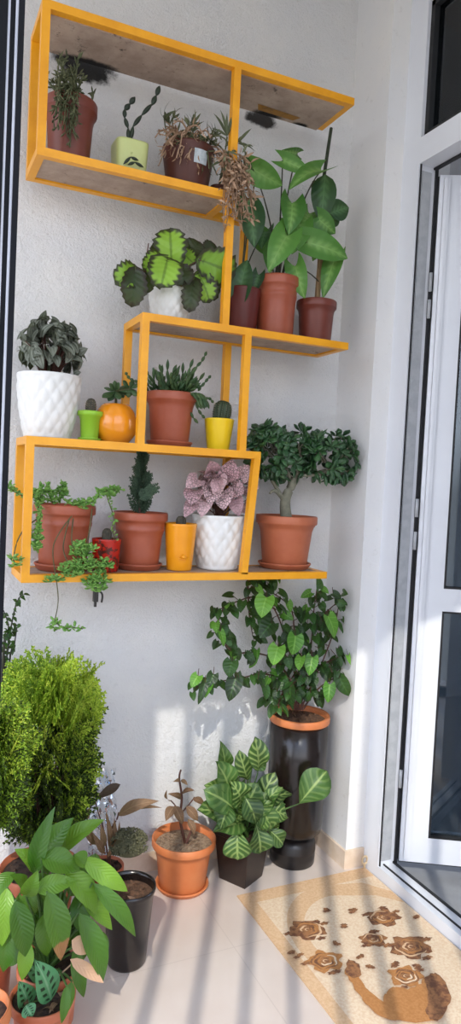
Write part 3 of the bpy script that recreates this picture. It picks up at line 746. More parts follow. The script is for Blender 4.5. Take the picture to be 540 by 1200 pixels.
# ================================================================== fourth board
c, rr, rb, h = shelf_pot(58, 440, 74, .72, Z4, 1.90)
T = thing('potted_peperomia', 'large white diamond-quilted pot of ridged grey-green leaves', 'potted plant', c)
pot(T, c, rr, rb, h, 'quilt', M['white'], M['soil'])
g, st = MB(), MB(); top = c+V(0, 0, h*.95); ctr = at(60, 412, 1.9); s_ = mpp(ctr)
for k in range(150):
    th, ph = U(0, 6.28), math.asin(U(-.45, 1)); R_ = U(.7, 1.)
    dv = V(math.cos(th)*math.cos(ph), math.sin(th)*math.cos(ph), math.sin(ph))
    p = ctr+V(dv.x*33*s_, dv.y*33*s_, dv.z*40*s_)*R_; L = U(15, 22)*s_
    dd = (dv*.4+rv(.6)+V(0, 0, -.5)).normalized(); g.leaf(p-dd*L*.4, p+dd*L*.6, L*.74, (dv+V(0, 0, .5)+rv(.3)).normalized(), 'heart', .16, .3, nl=7, na=8)
    if k % 3 == 0: st.tube(curve(top+V(dv.x*.02, dv.y*.02, 0), (top+p)/2+V(0, 0, .02), p, 5), .0018, .0012, 5)
for (a, e, w) in [((86, 418), (103, 408), 13), ((30, 400), (23, 388), 6), ((86, 440), (95, 436), 10), ((84, 400), (92, 404), 10)]:
    p = at(*a, 1.87); g.leaf(p, at(*e, 1.86), w*s_, face(p), 'ovate', .1, .25, na=8); st.tube(curve(top, (top+p)/2+V(0, 0, .02), p, 5), .0016, .0012, 5)
g.build('foliage', M['pep'], T); st.build('stem', M['stemr'], T)
# lime pot with small cactus
c, rr, rb, h = shelf_pot(106, 482, 30, .72, Z4, 1.87)
T = thing('potted_cactus', 'tiny lime green pot on a saucer with a small round-topped cactus', 'potted cactus', c, 'small potted cacti on the shelf')
pot(T, c, rr, rb, h, 'lip', M['lime'], M['soil'], 1.25, .9, lump=.001)
b = MB(); B0 = c+V(0, 0, h*.88); B1 = B0+V(.001, 0, .044); ridged(b, B0, B1, .0140, 12); cs = b.build('cactus_body', M['cactus_br'], T)
b = MB(); spines(b, B0, B1, .0140, 12, 6, .003); b.build('spines', M['spine'], sub(cs, T))
# orange round pot
c, rr, rb, h = shelf_pot(136, 474, 51, .66, Z4, 1.885)
T = thing('potted_succulent', 'round glossy orange pot with a fleshy-leaved succulent beside the lime pot', 'potted plant', c)
pot(T, c, rr, rb, h, 'ball', M['orangeglaze'], M['soil'], 0, .9, lump=.001)
g, st = MB(), MB(); top = c+V(0, 0, h*.9); hub = at(136, 458, 1.885); st.tube([top, hub], .004, .003, 7)
for e, w in (((120, 466), 8), ((122, 455), 8), ((128, 450), 7), ((140, 449), 8), ((152, 452), 9), ((155, 462), 9), ((146, 464), 9), ((127, 470), 8), ((140, 468), 8), ((134, 446), 6), ((160, 458), 7)):
    q = at(*e, 1.885+U(-.04, .03)); g.pad(hub, q, w*.00225*1.2, .006, face(hub, .9, .3), fat=1.6, n=8, m=7)
hub2 = at(152, 456, 1.87); st.tube([hub, hub2], .003, .002, 6)
for e in ((144, 446), (163, 450), (161, 464), (150, 466), (156, 446)): g.pad(hub2, at(*e, 1.86+U(-.02, .02)), .016, .006, face(hub, .7, .3), fat=1.6, n=8, m=7)
g.build('foliage', M['succ'], T); st.build('stem', M['stem'], T)
# terracotta pot of jointed cactus
c, rr, rb, h = shelf_pot(201, 461, 60, .74, Z4, 1.89)
T = thing('potted_cactus', 'brick-red pot on a saucer with bristling jointed stems, behind the middle posts', 'potted cactus', c)
pot(T, c, rr, rb, h, 'rim', M['terra_shelf'], M['soil'], 1.22)
g = MB(); top = c+V(-.002, 0, h*.94); s_ = mpp(c)
for k in range(72):
    st = top+V(U(-.045, .045), U(-.04, .04), 0); a = U(-1, 1)
    d = V(a*.75+(st.x-top.x)*8, U(-.9, .5), U(.25, 1.2)).normalized(); P = [st]; n_ = rng.randint(2, 4)
    for j in range(n_): d = (d+rv(.22)+V(0, 0, .08)).normalized(); P.append(P[-1]+d*U(.018, .03))
    if k > 60: P = [top+V(U(.02, .055), -.05, 0)]; d = V(U(.2, .9), -.5, .2).normalized(); P += [P[0]+d*.025, P[0]+d*.04+V(0, 0, -.02), P[0]+d*.05+V(0, 0, -.045)]
    for j in range(len(P)-1): e = P[j+1]-P[j]; g.pad(P[j]-e*.1, P[j+1]+e*.1, .0095, .0085, V(0, 1, .2), n=5, m=6, fat=1., rnd=(rng.random(), .5))
for pl in ([(216, 452), (224, 436), (236, 424), (242, 412)], [(232, 458), (240, 448), (247, 440)], [(178, 452), (168, 436), (163, 424)], [(172, 458), (162, 448), (152, 444), (147, 436)], [(226, 460), (234, 470), (244, 466), (250, 472)], [(228, 462), (232, 480), (240, 490)], [(226, 466), (222, 482), (232, 496)]):
    jointed(g, smooth(px3(pl, 1.85), 2), .0045)
g.build('foliage', M['succ'], T)
# yellow pot
c, rr, rb, h = shelf_pot(257, 491, 35, .74, Z4, 1.87)
T = thing('potted_cactus', 'yellow pot with a fat ribbed cactus on the right of the middle board', 'potted cactus', c, 'small potted cacti on the shelf')
pot(T, c, rr, rb, h, 'plain', M['yel'], M['soil'], 0, .93, lump=.001)
b = MB(); B0 = c+V(.004, 0, h*.9); B1 = B0+V(.008, 0, .062); ridged(b, B0, B1, .027, 14, .2); cs = b.build('cactus_body', M['cactus'], T)
b = MB(); spines(b, B0, B1, .027, 14, 8, .004); b.build('spines', M['spine'], sub(cs, T))

# ================================================================== lowest board
c, rr, rb, h = shelf_pot(76, 591, 72, .76, Z5, 1.89)
T = thing('potted_sedum', 'terracotta pot of trailing sedum hanging over the left end of the lowest board', 'potted plant', c)
pot(T, c, rr, rb, h, 'band', M['terra_shelf'], M['soil'], 1.2)
g, st = MB(), MB()
def trail(pl, Ys, dens, r=.0018, leaf=.0135, skip=0.):
    P = smooth([at(x, y, Y) for (x, y), Y in zip(pl, Ys)], 6); st.tube(P, r, r*.8, 5)
    for i in range(len(P)):
        if i < skip*len(P): continue
        for k in range(dens):
            p = P[i]+rv(.003); d = (rv(1)+V(0, -.3, .35)).normalized()
            g.pad(p, p+d*leaf*U(.7, 1.3), leaf*.62, .0035, rv(1)+V(0, 0, .8), n=5, m=4, fat=1.5)
def clump(x, y, Y, rx, ry, n, leaf=.0155):
    for k in range(n):
        a, q = U(0, 6.28), math.sqrt(rng.random()); hb = at(x+rx*q*math.cos(a), y+ry*q*math.sin(a), Y+U(-.015, .015))
        for j in range(6):
            aa = j*1.05; d = (V(math.cos(aa), -.4+math.sin(aa)*.5, U(.1, .7))+rv(.2)).normalized(); g.pad(hb, hb+d*leaf*U(.8, 1.2), leaf*.6, .0035, V(0, -.4, 1)+rv(.4), n=5, m=4, fat=1.5)
yf = YF-.022
clump(58, 580, 1.88, 20, 8, 26); clump(45, 585, 1.86, 6, 8, 7)
trail([(48, 592), (47, 580), (49, 568)], [1.88]*3, 3); trail([(62, 590), (58, 575), (56, 568)], [1.88]*3, 3); trail([(70, 588), (74, 574), (72, 567)], [1.88]*3, 3)
trail([(80, 588), (95, 592), (108, 588), (120, 578), (130, 574), (140, 574)], [1.87, 1.83, 1.82, 1.82, 1.84, 1.85], 5); clump(95, 590, 1.83, 12, 6, 10); clump(122, 580, 1.83, 8, 6, 7)
trail([(124, 578), (128, 590), (133, 606), (132, 622), (136, 640)], [1.83]*5, 1)
trail([(45, 592), (46, 610), (44, 628), (43, 645)], [1.83, 1.81, 1.80, 1.80], 6); clump(43, 630, 1.80, 6, 14, 12)
trail([(44, 608), (30, 618), (20, 635), (16, 655), (18, 660)], [1.83, 1.81, 1.80, 1.785, 1.775], 0); clump(17, 659, yf, 6, 6, 6)
trail([(36, 585), (20, 578), (14, 574), (12, 568)], [1.87, 1.85, 1.83, 1.82], 2)
trail([(88, 600), (76, 615), (64, 635), (62, 652), (66, 680), (68, 705), (64, 728)], [1.82, 1.80, 1.79, yf, yf, yf, yf], 0, .0017)
trail([(64, 728), (74, 736), (84, 735), (97, 737)], [yf]*4, 2); trail([(64, 728), (61, 733), (66, 738)], [yf]*3, 2)
trail([(86, 605), (84, 635), (92, 655)], [1.82, 1.80, yf], 0); trail([(82, 605), (74, 640), (80, 660)], [1.82, 1.80, yf], 0); trail([(108, 596), (104, 625), (98, 650)], [1.82, 1.80, yf], 0)
clump(98, 648, yf, 13, 12, 38); clump(116, 664, yf, 15, 9, 30); clump(84, 668, yf, 12, 9, 26); clump(112, 684, yf, 14, 9, 28); clump(62, 680, yf, 9, 5, 8)
st.build('stem', M['stem'], T); g.build('foliage', M['sedum'], T)
# red little pot
c, rr, rb, h = shelf_pot(125, 631, 34, .86, Z5, 1.85)
T = thing('potted_cactus', 'small red patterned pot with a tiny dark cactus behind the trailing sedum', 'potted cactus', c, 'small potted cacti on the shelf')
pot(T, c, rr, rb, h, 'plain', M['red'], M['soil'], 0, .92, lump=.001)
b = MB(); B0 = c+V(0, 0, h*.88); ridged(b, B0, B0+V(0, 0, .038), .0135, 12); b.build('cactus_body', M['cactus_br'], T)
# conifer pot
c, rr, rb, h = shelf_pot(165, 600, 64, .72, Z5, 1.895)
T = thing('potted_conifer', 'brick-brown pot on a saucer with a narrow dark blue-green dwarf conifer', 'potted plant', c)
pot(T, c, rr, rb, h, 'band', M['terra_shelf'], M['soil'], 1.2)
g, st = MB(), MB(); top = c+V(-.004, 0, h*.9); tip = at(167, 530, 1.9); st.tube([top, top*.5+tip*.5, tip-V(0, 0, .02)], .004, .002, 6)
for k in range(120):
    q = rng.random()**.9; ax = top*(1-q)+tip*q; a = U(0, 6.28); rad = .042*(1-q)**.7+.008
    d = V(math.cos(a)*.75, math.sin(a)*.75, 1.0).normalized(); spray(g, ax, d, rad*U(.7, 1.25), V(-math.sin(a), math.cos(a), .3)+rv(.3), 5, 0, .38, .0018)
for k in range(8): p = at(U(160, 170), U(572, 590), 1.86); spray(g, p, (at(187, 571, 1.86)-p)+rv(.01), .04, V(0, -1, .2), 6, 0, .35, .002)
g.build('foliage', M['conif'], T); st.build('stem', M['stemr'], T)
# orange pot
c, rr, rb, h = shelf_pot(212, 613, 38, .78, Z5, 1.865)
T = thing('potted_cactus', 'orange-yellow pot with a tiny dark cactus between conifer and white pot', 'potted cactus', c, 'small potted cacti on the shelf')
p = pot(T, c, rr, rb, h, 'plain', M['orange'], M['soil'], 0, .93, lump=.001)
b = MB(); B0 = c+V(0, 0, h*.9); ridged(b, B0, B0+V(0, 0, .034), .0145, 12); b.build('cactus_body', M['cactus_br'], T)
b = MB(); q = c+V(-.004, -rb-.0085, h*.28); b.tube(curve(q+V(-.012, .003, .001), q+V(0, -.001, -.008), q+V(.012, .003, .004), 6), .0022, .0018, 5); b.lathe(q+V(0, 0, .004), [(.0002, .006), (.006, .003), (.007, -.002), (.0002, -.006)], 10); b.build('relief', M['orange'], sub(p, T))
# white quilted with pink plant
c, rr, rb, h = shelf_pot(257, 603, 64, .74, Z5, 1.89)
T = thing('potted_pink_plant', 'white diamond-quilted pot of pink and grey spotted leaves on the lowest board', 'potted plant', c)
pot(T, c, rr, rb, h, 'quilt', M['white'], M['soil'])
g, st = MB(), MB(); top = c+V(0, 0, h*.95); ctr = at(258, 578, 1.885); s_ = mpp(ctr)
PL = [((248, 552), (246, 540), 18), ((266, 560), (272, 538), 22), ((282, 560), (292, 545), 18), ((228, 575), (224, 592), 20), ((240, 585), (236, 606), 18), ((262, 575), (262, 598), 22), ((276, 585), (280, 605), 16), ((286, 590), (296, 604), 16), ((290, 570), (304, 572), 14), ((232, 562), (218, 572), 18), ((250, 572), (244, 590), 22), ((272, 572), (286, 578), 20), ((255, 560), (258, 578), 20), ((226, 590), (216, 606), 14), ((284, 552), (300, 562), 16)]
for (a, e, w) in PL:
    p = at(*a, 1.855); q = at(*e, 1.835); g.leaf(p, q, w*s_*1.15, face(p, .4, .3), 'heart', .14, .22, nl=9, na=6); st.tube(curve(top+rv(.01), (top+p)/2+V(0, 0, .015), p, 5), .0018, .0013, 5)
for k in range(30):
    th, ph = U(0, 6.28), math.asin(U(-.3, 1)); dv = V(math.cos(th)*math.cos(ph), math.sin(th)*math.cos(ph), math.sin(ph)); p = ctr+V(dv.x*36*s_, dv.y*26*s_, dv.z*28*s_)*U(.6, 1)
    dd = (dv*.6+rv(.5)+V(0, -.2, -.4)).normalized(); L = U(16, 24)*s_; g.leaf(p-dd*L*.4, p+dd*L*.6, L*.75, (dv+V(0, -.3, .6)+rv(.3)).normalized(), 'heart', .14, .2, nl=8, na=6); st.tube(curve(top+rv(.01), (top+p)/2+V(0, 0, .01), p, 4), .0016, .0012, 5)
g.build('foliage', M['pink'], T); st.build('stem', M['stemr'], T)
# jade tree
c, rr, rb, h = shelf_pot(336, 604, 72, .72, Z5, 1.895)
T = thing('potted_jade_tree', 'terracotta pot on a saucer with a spreading dark green jade tree', 'potted plant', c)
pot(T, c, rr, rb, h, 'rim', M['terra'], M['soil'], 1.2)
g, st = MB(), MB(); top = c+V(0, 0, h*.9); Yj = 1.895
trunk = smooth([top]+px3([(334, 588), (340, 572), (347, 560)], Yj)); st.tube(trunk, .019, .011, 10)
bran = [[(334, 590), (324, 572), (314, 555), (300, 540)], [(342, 570), (350, 558), (372, 556), (392, 548)], [(340, 572), (338, 555), (328, 535), (325, 520)], [(347, 560), (352, 540), (350, 520)], [(330, 582), (322, 575), (316, 578)], [(372, 556), (388, 552), (404, 556)], [(350, 558), (362, 545), (368, 530)], [(338, 578), (345, 566), (352, 556)]]
tips = []
for i, pl in enumerate(bran):
    dy = (0, -.02, .03, -.03, -.05, .02, .03, 0)[i]; P = smooth([at(x, y, Yj+dy*k/3) for k, (x, y) in enumerate(pl)]); st.tube(P, .0075, .0035, 8)
for k in range(104):
    if k < 60: cx_, cy_, rx, ry, ry3 = 330, 528, 38, 32, .06
    else: cx_, cy_, rx, ry, ry3 = 388, 535, 30, 28, .055
    while True:
        dv = rv(1)
        if dv.length < 1: break
    R_ = dv.length; dv = dv.normalized()*(R_**.4)
    p = at(cx_+dv.x*rx, cy_-dv.z*ry, Yj-.01+dv.y*ry3)
    if p.y > 1.99: p.y = 1.99
    n_ = 6; d0 = (dv+V(0, 0, .25)).normalized()
    for j in range(n_):
        a = 2*PI*j/n_+k; x = d0.cross(V(.2, .3, .9)).normalized(); y = d0.cross(x)
        d = (x*math.cos(a)+y*math.sin(a)+d0*U(.1, .8)).normalized(); L = U(.028, .044)
        g.pad(p, p+d*L, L*.58, .006, d0+rv(.2), fat=1.8, n=6, m=5, rnd=(rng.random(), rng.random()))
    q = at(cx_+dv.x*rx*.4, cy_+10-dv.z*ry*.3, Yj); k % 4 or st.tube([q, p], .0028, .0018, 5)
for (x, y) in ((380, 562), (388, 560), (396, 562), (404, 560), (412, 556), (418, 548)):
    p = at(x, y-8, 1.86); 
    for j in range(4): g.pad(p, at(x+U(-5, 5), y+U(-2, 9), 1.85), .012, .005, face(p), fat=1.7)
st.build('branch', M['bark'], T); g.build('foliage', M['jade'], T)

# ================================================================== floor plants
def floor_c(px, py_front, r):                # pot centre whose front bottom edge shows at the pixel
    p = fl(px, py_front); d = V(p.x, p.y, 0).normalized(); return V(p.x+d.x*r, p.y+d.y*r, 0)
def height_at(c, px, py):                    # height over c seen at pixel row
    d = ray(px, py); return CAMZ+d.z*(c.xy.dot(FW.xy)/Vector((d.x, d.y)).dot(FW.xy))

# terracotta pot with dry stem
r_ = .071; c = floor_c(212, 1052, r_*.85); c.y = min(c.y, 1.905)
s_ = mpp(c+V(0, 0, .1)); rr = 37.5*s_; h = height_at(c, 213, 980)
T = thing('potted_plant', 'orange terracotta pot on a saucer with a nearly bare dry stem, on the floor', 'potted plant', c)
pot(T, c, rr, rr*.72, h, 'rim', M['terra_lit'], M['soil_dry'], 1.16, .86)
g, st = MB(), MB(); top = c+V(0, 0, h*.86); Yc = c.y
P = smooth([top+V(.004, 0, 0)]+px3([(211, 960), (213, 935), (210, 912), (212, 902)], Yc)); st.tube(P, .0045, .0025, 7)
st.tube(px3([(218, 988), (226, 968)], Yc-.02), .004, .003, 6); st.tube(smooth(px3([(212, 958), (206, 945), (200, 938)], Yc)), .0025, .0018, 5); st.tube(smooth(px3([(213, 952), (222, 942), (228, 934)], Yc)), .0025, .0018, 5)
for (a, e, w) in [((212, 935), (197, 930), 7), ((213, 930), (228, 926), 7), ((211, 915), (203, 916), 5), ((212, 914), (220, 920), 5), ((204, 945), (194, 962), 12), ((204, 944), (214, 966), 11), ((218, 945), (232, 962), 11), ((226, 936), (240, 944), 9), ((220, 960), (228, 978), 9), ((200, 938), (195, 926), 6)]:
    p = at(*a, Yc-.01); g.leaf(p, at(*e, Yc-.03), w*s_, face(p, .5, .4), 'ovate', .2, .25)
st.build('stem', M['stemr'], T); g.build('foliage', M['brownleaf'], T)
b = MB()
for k in range(60):
    a, q = U(0, 6.28), rr*.7*math.sqrt(rng.random()); p = top+V(q*math.cos(a), q*math.sin(a), .004); b.tube([p, p+V(U(-.02, .02), U(-.02, .02), U(0, .01))], .001, .0006, 3)
b.build('mulch', M['dry'], T)

# square black planter with variegated plant
c = fl(283, 1034); c = V(c.x+.010, c.y+.055, 0); c.y = min(c.y, 1.89)
T = thing('potted_plant', 'dark square floor planter full of green and cream striped leaves', 'potted plant', c)
s_ = mpp(c+V(0, 0, .1)); hw, hb, h = .064, .047, height_at(c, 287, 970)
b = MB(); rows = []
Rq = Matrix.Rotation(math.radians(45-15), 3, 'Z')
for (w, z) in ((hb, 0), (hb+.001, .006), (hw*.96, h*.9), (hw, h*.91), (hw, h), (hw-.006, h), (hw*.85, h*.7)):
    rows.append([c+Rq @ V(x*w, y*w, z) for (x, y) in ((-1, -1), (1, -1), (1, 1), (-1, 1))])
b.grid(rows, closed=True, smooth=False); b.poly(list(reversed(rows[0]))); bevel(b.build('planter', M['brownblack'], T), .003)
soil_disc(T, c+V(0, 0, h*.85), hw*.9, M['soil'])
g, st = MB(ymax=2.0), MB(); top = c+V(0, 0, h*.85)
CL = [((262, 905), (258, 868), 17, .03), ((302, 905), (299, 864), 22, .0), ((266, 935), (254, 893), 26, -.02), ((290, 915), (280, 880), 18, .03), ((350, 942), (383, 903), 32, -.115), ((292, 960), (326, 932), 26, -.05), ((300, 948), (322, 905), 22, .0), ((275, 950), (240, 926), 28, -.05), ((270, 960), (232, 948), 24, -.03),
      ((285, 950), (302, 918), 26, -.02), ((285, 965), (250, 975), 26, -.07), ((278, 970), (278, 1008), 28, -.09), ((300, 965), (305, 1000), 26, -.09), ((295, 958), (318, 960), 26, -.08), ((312, 970), (332, 990), 18, -.07), ((300, 940), (318, 972), 24, -.08), ((310, 940), (342, 930), 22, -.03), ((282, 940), (270, 915), 26, -.03), ((268, 945), (258, 972), 22, -.08), ((310, 950), (338, 958), 24, -.06), ((288, 935), (300, 965), 24, -.09), ((322, 970), (328, 962), 10, -.05), ((264, 925), (240, 920), 20, .02), ((295, 900), (312, 890), 18, .02)]
for (a, e, w, dy) in CL:
    Y = c.y+dy*.8; p = at(*a, Y); q = at(*e, Y-.02); g.leaf(p, q, w*s_*1.15, face(p, .45, .3), 'obov' if rng.random() < .5 else 'ovate', .16, .3, nl=10, na=6, wave=.09); st.tube(curve(top+V(U(-.02, .02), U(-.02, .02), 0), (top+p)/2+V(0, 0, .02), p, 5), .003, .002, 6)
for k in range(44):
    th = U(0, 6.28); dv = V(math.cos(th), math.sin(th), U(.1, 1.)).normalized(); p = top+V(0, 0, .05)+dv*U(.03, .08); L = U(.06, .085); d = (dv*.7+V(0, 0, .25)+rv(.4)).normalized()
    g.leaf(p, p+d*L, L*.52, (dv+V(0, -.2, .8)+rv(.3)).normalized(), 'ovate', .18, .3, nl=9, na=6, wave=.05)
g.build('foliage', M['croton'], T); st.build('stem', M['stemg'], T)

# tall black planter with grape ivy
c = V(at(349, 900, 1.925).x-.004, 1.925, 0)
s_ = mpp(c+V(0, 0, .3)); h = height_at(c, 349, 836); R_ = 34*s_; hd = .085
T = thing('tall_planter', 'tall glossy black cylinder planter with terracotta rim and rambling grape ivy', 'potted plant', c)
b = MB(); b.lathe(c, [(.001, 0), (.066, 0), (.070, .004), (.0715, hd*.3), (.0715, hd*.5), (.0725, hd*.53), (.0715, hd*.56), (.071, hd*.8), (.064, hd*.95), (.046, hd*1.04), (.040, hd*1.1), (.040, hd*1.35), (.001, hd*1.35)], 48); b.build('base', M['blackmat'], T)
b = MB(); b.lathe(c, [(.001, hd*1.2), (R_*.86, hd*1.2), (R_*.93, hd*1.28), (R_*.96, hd*1.6), (R_*.985, h*.7), (R_*.985, h*.95), (R_*.9, h*.95), (R_*.9, h*.8), (.001, h*.8)], 56); b.build('body', M['black'], T)
b = MB(); b.lathe(c, [(R_*.99, h*.952), (R_*1.03, h*.955), (R_*1.04, h*.962), (R_*1.04, h*.99), (R_*1.02, h), (R_*.93, h), (R_*.9, h*.985), (R_*.88, h*.9)], 56); b.build('rim', M['terra_lit'], T)
soil_disc(T, c+V(0, 0, h*.965), R_*.9, M['soil_br'])
g, gl, st = MB(ymax=2.008, xmax=1.29), MB(ymax=2.008, xmax=1.29), MB(ymax=2.008, xmax=1.29); top = c+V(.005, 0, h*.965); Yc = c.y
stems = [([(350, 832), (352, 800), (362, 770), (366, 740), (368, 712), (372, 684)], 0), ([(348, 832), (345, 790), (335, 750), (322, 715), (300, 690), (290, 680)], -.02), ([(352, 832), (366, 800), (380, 770), (392, 735), (398, 700)], -.03),
         ([(346, 832), (336, 800), (310, 790), (280, 795), (250, 800), (230, 806)], -.05), ([(350, 832), (350, 780), (345, 740), (340, 712), (318, 694), (296, 684)], .02), ([(354, 832), (372, 808), (392, 795), (404, 800)], -.05), ([(348, 832), (330, 780), (300, 765), (275, 765), (262, 752)], -.06), ([(352, 832), (358, 805), (376, 780), (402, 770), (412, 776)], -.02),
         ([(322, 714), (300, 700), (280, 704), (262, 712), (252, 716)], -.02), ([(262, 712), (256, 728), (260, 745), (262, 756)], -.02), ([(345, 790), (330, 815), (325, 830)], -.07), ([(350, 825), (345, 800), (338, 815)], -.08), ([(366, 740), (380, 720), (396, 705)], -.01), ([(300, 690), (312, 678), (318, 672)], .03), ([(290, 680), (292, 720), (296, 745)], .04)]
for pl, dy in stems:
    n_ = len(pl); P = smooth([at(x, y, Yc+dy*(k/(n_-1))+(.0 if k else 0)) for k, (x, y) in enumerate(pl)], 5); st.tube(P, .0032, .0014, 6)
    for i in range(4, len(P)):
        for rep in range(2):
            if rng.random() < .66:
                p = P[i]; a = U(0, 6.28); out = V(U(-1, 1), U(-1.0, .3), U(-.6, .6)).normalized(); q = p+out*U(.012, .03); st.tube([p, q], .0012, .001, 4)
                L = U(.022, .040); d = (out*.6+V(U(-.3, .3), -.25, -.7)+rv(.3)).normalized()
                (gl if rng.random() < .10 else g).leaf(q, q+d*L, L*.74, (TOCAM(q)*.7+V(0, 0, .55)+rv(.55)).normalized(), 'heart', .10, .2, nl=8, na=4, rnd=(rng.random()**1.6, rng.random()))
for k in range(70):
    a = at(U(300, 398), U(715, 822), Yc+U(-.07, .05)); L = U(.024, .042); d = (V(U(-.6, .6), -.2, -.8)+rv(.3)).normalized(); g.leaf(a, a+d*L, L*.75, (TOCAM(a)*.6+V(0, 0, .6)+rv(.5)).normalized(), 'heart', .1, .2, rnd=(rng.random()**1.6, rng.random())); st.tube([a, a+V(U(-.02, .02), .02, U(0, .03))], .0012, .001, 4)
KL = [((374, 690), (371, 674), 11, 0), ((326, 758), (320, 780), 22, 1), ((346, 745), (342, 768), 22, 1), ((366, 770), (362, 792), 17, 1), ((353, 770), (350, 786), 14, 1), ((384, 722), (392, 748), 20, 1), ((312, 700), (306, 724), 24, 1), ((398, 795), (410, 816), 18, 0), ((386, 802), (384, 824), 16, 1), ((272, 775), (268, 794), 20, 0), ((276, 795), (268, 822), 20, 0), ((232, 792), (224, 806), 14, 1), ((240, 800), (232, 826), 10, 0), ((246, 800), (240, 818), 14, 1), ((250, 790), (244, 806), 14, 0), ((318, 730), (304, 748), 22, 0), ((390, 695), (400, 702), 10, 0), ((396, 706), (406, 708), 10, 0), ((408, 768), (414, 782), 11, 1), ((258, 740), (262, 758), 10, 1), ((340, 805), (343, 828), 18, 0)]
for (a, e, w, l) in KL:
    p = at(*a, Yc-.075); (gl if l else g).leaf(p, at(*e, Yc-.085), w*s_*.92, face(p, .4, .55), 'heart', .10, .18, nl=9, na=6); st.tube([p, p+V(.01, .02, .015)], .0012, .001, 4)
st.build('stem', M['stemr'], T); g.build('foliage', M['ivy'], T); gl.build('young_foliage', M['ivy_l'], T)

# black glossy pot with soil
c = floor_c(147, 1144, .056); h = height_at(c, 156, 1047)+.022; s_ = mpp(c+V(0, 0, h)); rr = 31*s_
T = thing('plant_pot', 'glossy black round pot of bare brown soil right of the peace lily', 'pot', c)
b = MB(); b.lathe(c, [(.001, 0), (rr*.70, 0), (rr*.74, .006), (rr*.93, h*.9), (rr*.98, h*.93), (rr, h*.96), (rr, h), (rr*.95, h), (rr*.93, h*.95), (rr*.85, h*.6), (.001, h*.5)], 48); b.build('pot', M['black'], T)
soil_disc(T, c+V(0, 0, h*.88), rr*.91, M['soil_br'], .005)
g = MB(); p = at(152, 1058, c.y-.03)
for e in ((148, 1072), (158, 1068), (150, 1050), (160, 1062)): g.leaf(p, at(*e, c.y-.05), .016, face(p), 'ovate', .3, .4)
g.build('dry_leaf', M['peachleaf'], T)

# small succulent cluster
c = V(at(155, 1000, 1.80).x, 1.80, 0); h = .07; rr = 21*mpp(c)
T = thing('potted_succulent', 'small terracotta pot of a dusty dome-shaped succulent behind the glossy black pot', 'potted plant', c)
pot(T, c, rr*1.0, rr*.74, h, 'rim', M['terra_lit'], M['soil'])
g = MB(); ctr = at(151, 990, c.y-.01); ctr.z = max(ctr.z, h+.006); s_ = mpp(ctr)
for k in range(110):
    th, ph = U(0, 6.28), math.asin(U(-.2, 1)); dv = V(math.cos(th)*math.cos(ph), math.sin(th)*math.cos(ph), math.sin(ph)); p = ctr+V(dv.x*20*s_, dv.y*17*s_, dv.z*17*s_)
    for j in range(7):
        d = (dv*.5+rv(.9)).normalized(); g.pad(p, p+d*.009, .006, .004, dv, n=5, m=4, fat=1.4)
g.lathe(ctr+V(0, 0, -.02), [(.001, 0), (17*s_, .005), (17*s_, .022), (10*s_, .044), (.001, .05)], 18)
g.build('foliage', M['cluster'], T)

# dying plant with long brown leaves
c = V(at(125, 985, 1.88).x, 1.885, 0); h = .12; rr = .052
T = thing('potted_plant', 'dying plant with purplish paddle leaf and long withered brown leaf beside the conifer shrub', 'potted plant', c)
pot(T, c, rr, rr*.75, h, 'rim', M['terra'], M['soil'])
g, pu, st = MB(), MB(), MB(); Yc = 1.86; top = c+V(.01, -.01, h*.9)
st.tube(smooth([top]+px3([(122, 975), (116, 955), (111, 937)], Yc)), .0022, .0018, 6); st.tube(smooth([top]+px3([(130, 975), (137, 960), (139, 952)], Yc)), .003, .002, 6)
pu.leaf(at(111, 937, Yc), at(141, 919, Yc-.02), 12*s_, V(.2, -.6, .8), 'obov', .04, .2, nl=9, na=6, rnd=(.3, .3))
pu.leaf(at(91, 933, Yc), at(108, 929, Yc-.02), 6*s_, V(.2, -.8, .6), 'lance', .04, .2, rnd=(.2, .2))
g.leaf(at(138, 956, Yc), at(186, 938, Yc-.04), 17*s_, V(.1, -.7, .8), 'lance', .22, .25, nl=10, na=6, rnd=(.9, .3)); g.leaf(at(142, 952, Yc), at(190, 946, Yc-.05), 8*s_, V(.1, -.5, .9), 'lance', .10, .25, nl=10, rnd=(.2, .3))
for (a, e, w) in [((130, 1000), (124, 950), 9), ((134, 1000), (134, 958), 9), ((128, 990), (136, 968), 8), ((98, 960), (106, 946), 9), ((120, 995), (118, 965), 10), ((138, 1000), (140, 962), 7), ((112, 990), (92, 962), 10), ((126, 1004), (144, 975), 9), ((122, 1000), (108, 975), 9)]:
    g.leaf(at(*a, Yc-.02), at(*e, Yc-.05), w*s_, V(0, -1, .4)+rv(.3), 'lance', .1, .3, nl=7)
g.build('withered_leaf', M['brownleaf'], T); pu.build('purple_leaf', M['purpleleaf'], T); st.build('stem', M['stemr'], T)
# crumpled clear film
b = MB(ymax=2.012); rows = []
for i in range(27):
    row = []
    for j in range(13):
        x, y = 104+j*2.6, 900+i*4.6; q = at(x+U(-1, 1), y+U(-1, 1), 1.975); q.y += .05*noise.noise(V(i*.33, j*.4, 3.1))+U(-.003, .003); row.append(q)
    rows.append(row)
b.grid(rows, smooth=False)
fo = b.build('plastic_film', M['film'], None, (at(120, 960, 1.985).x, 1.975, 0))
solo(fo, 'crumpled clear plastic film behind the dying brown-leaved plant against the wall', 'plastic film')

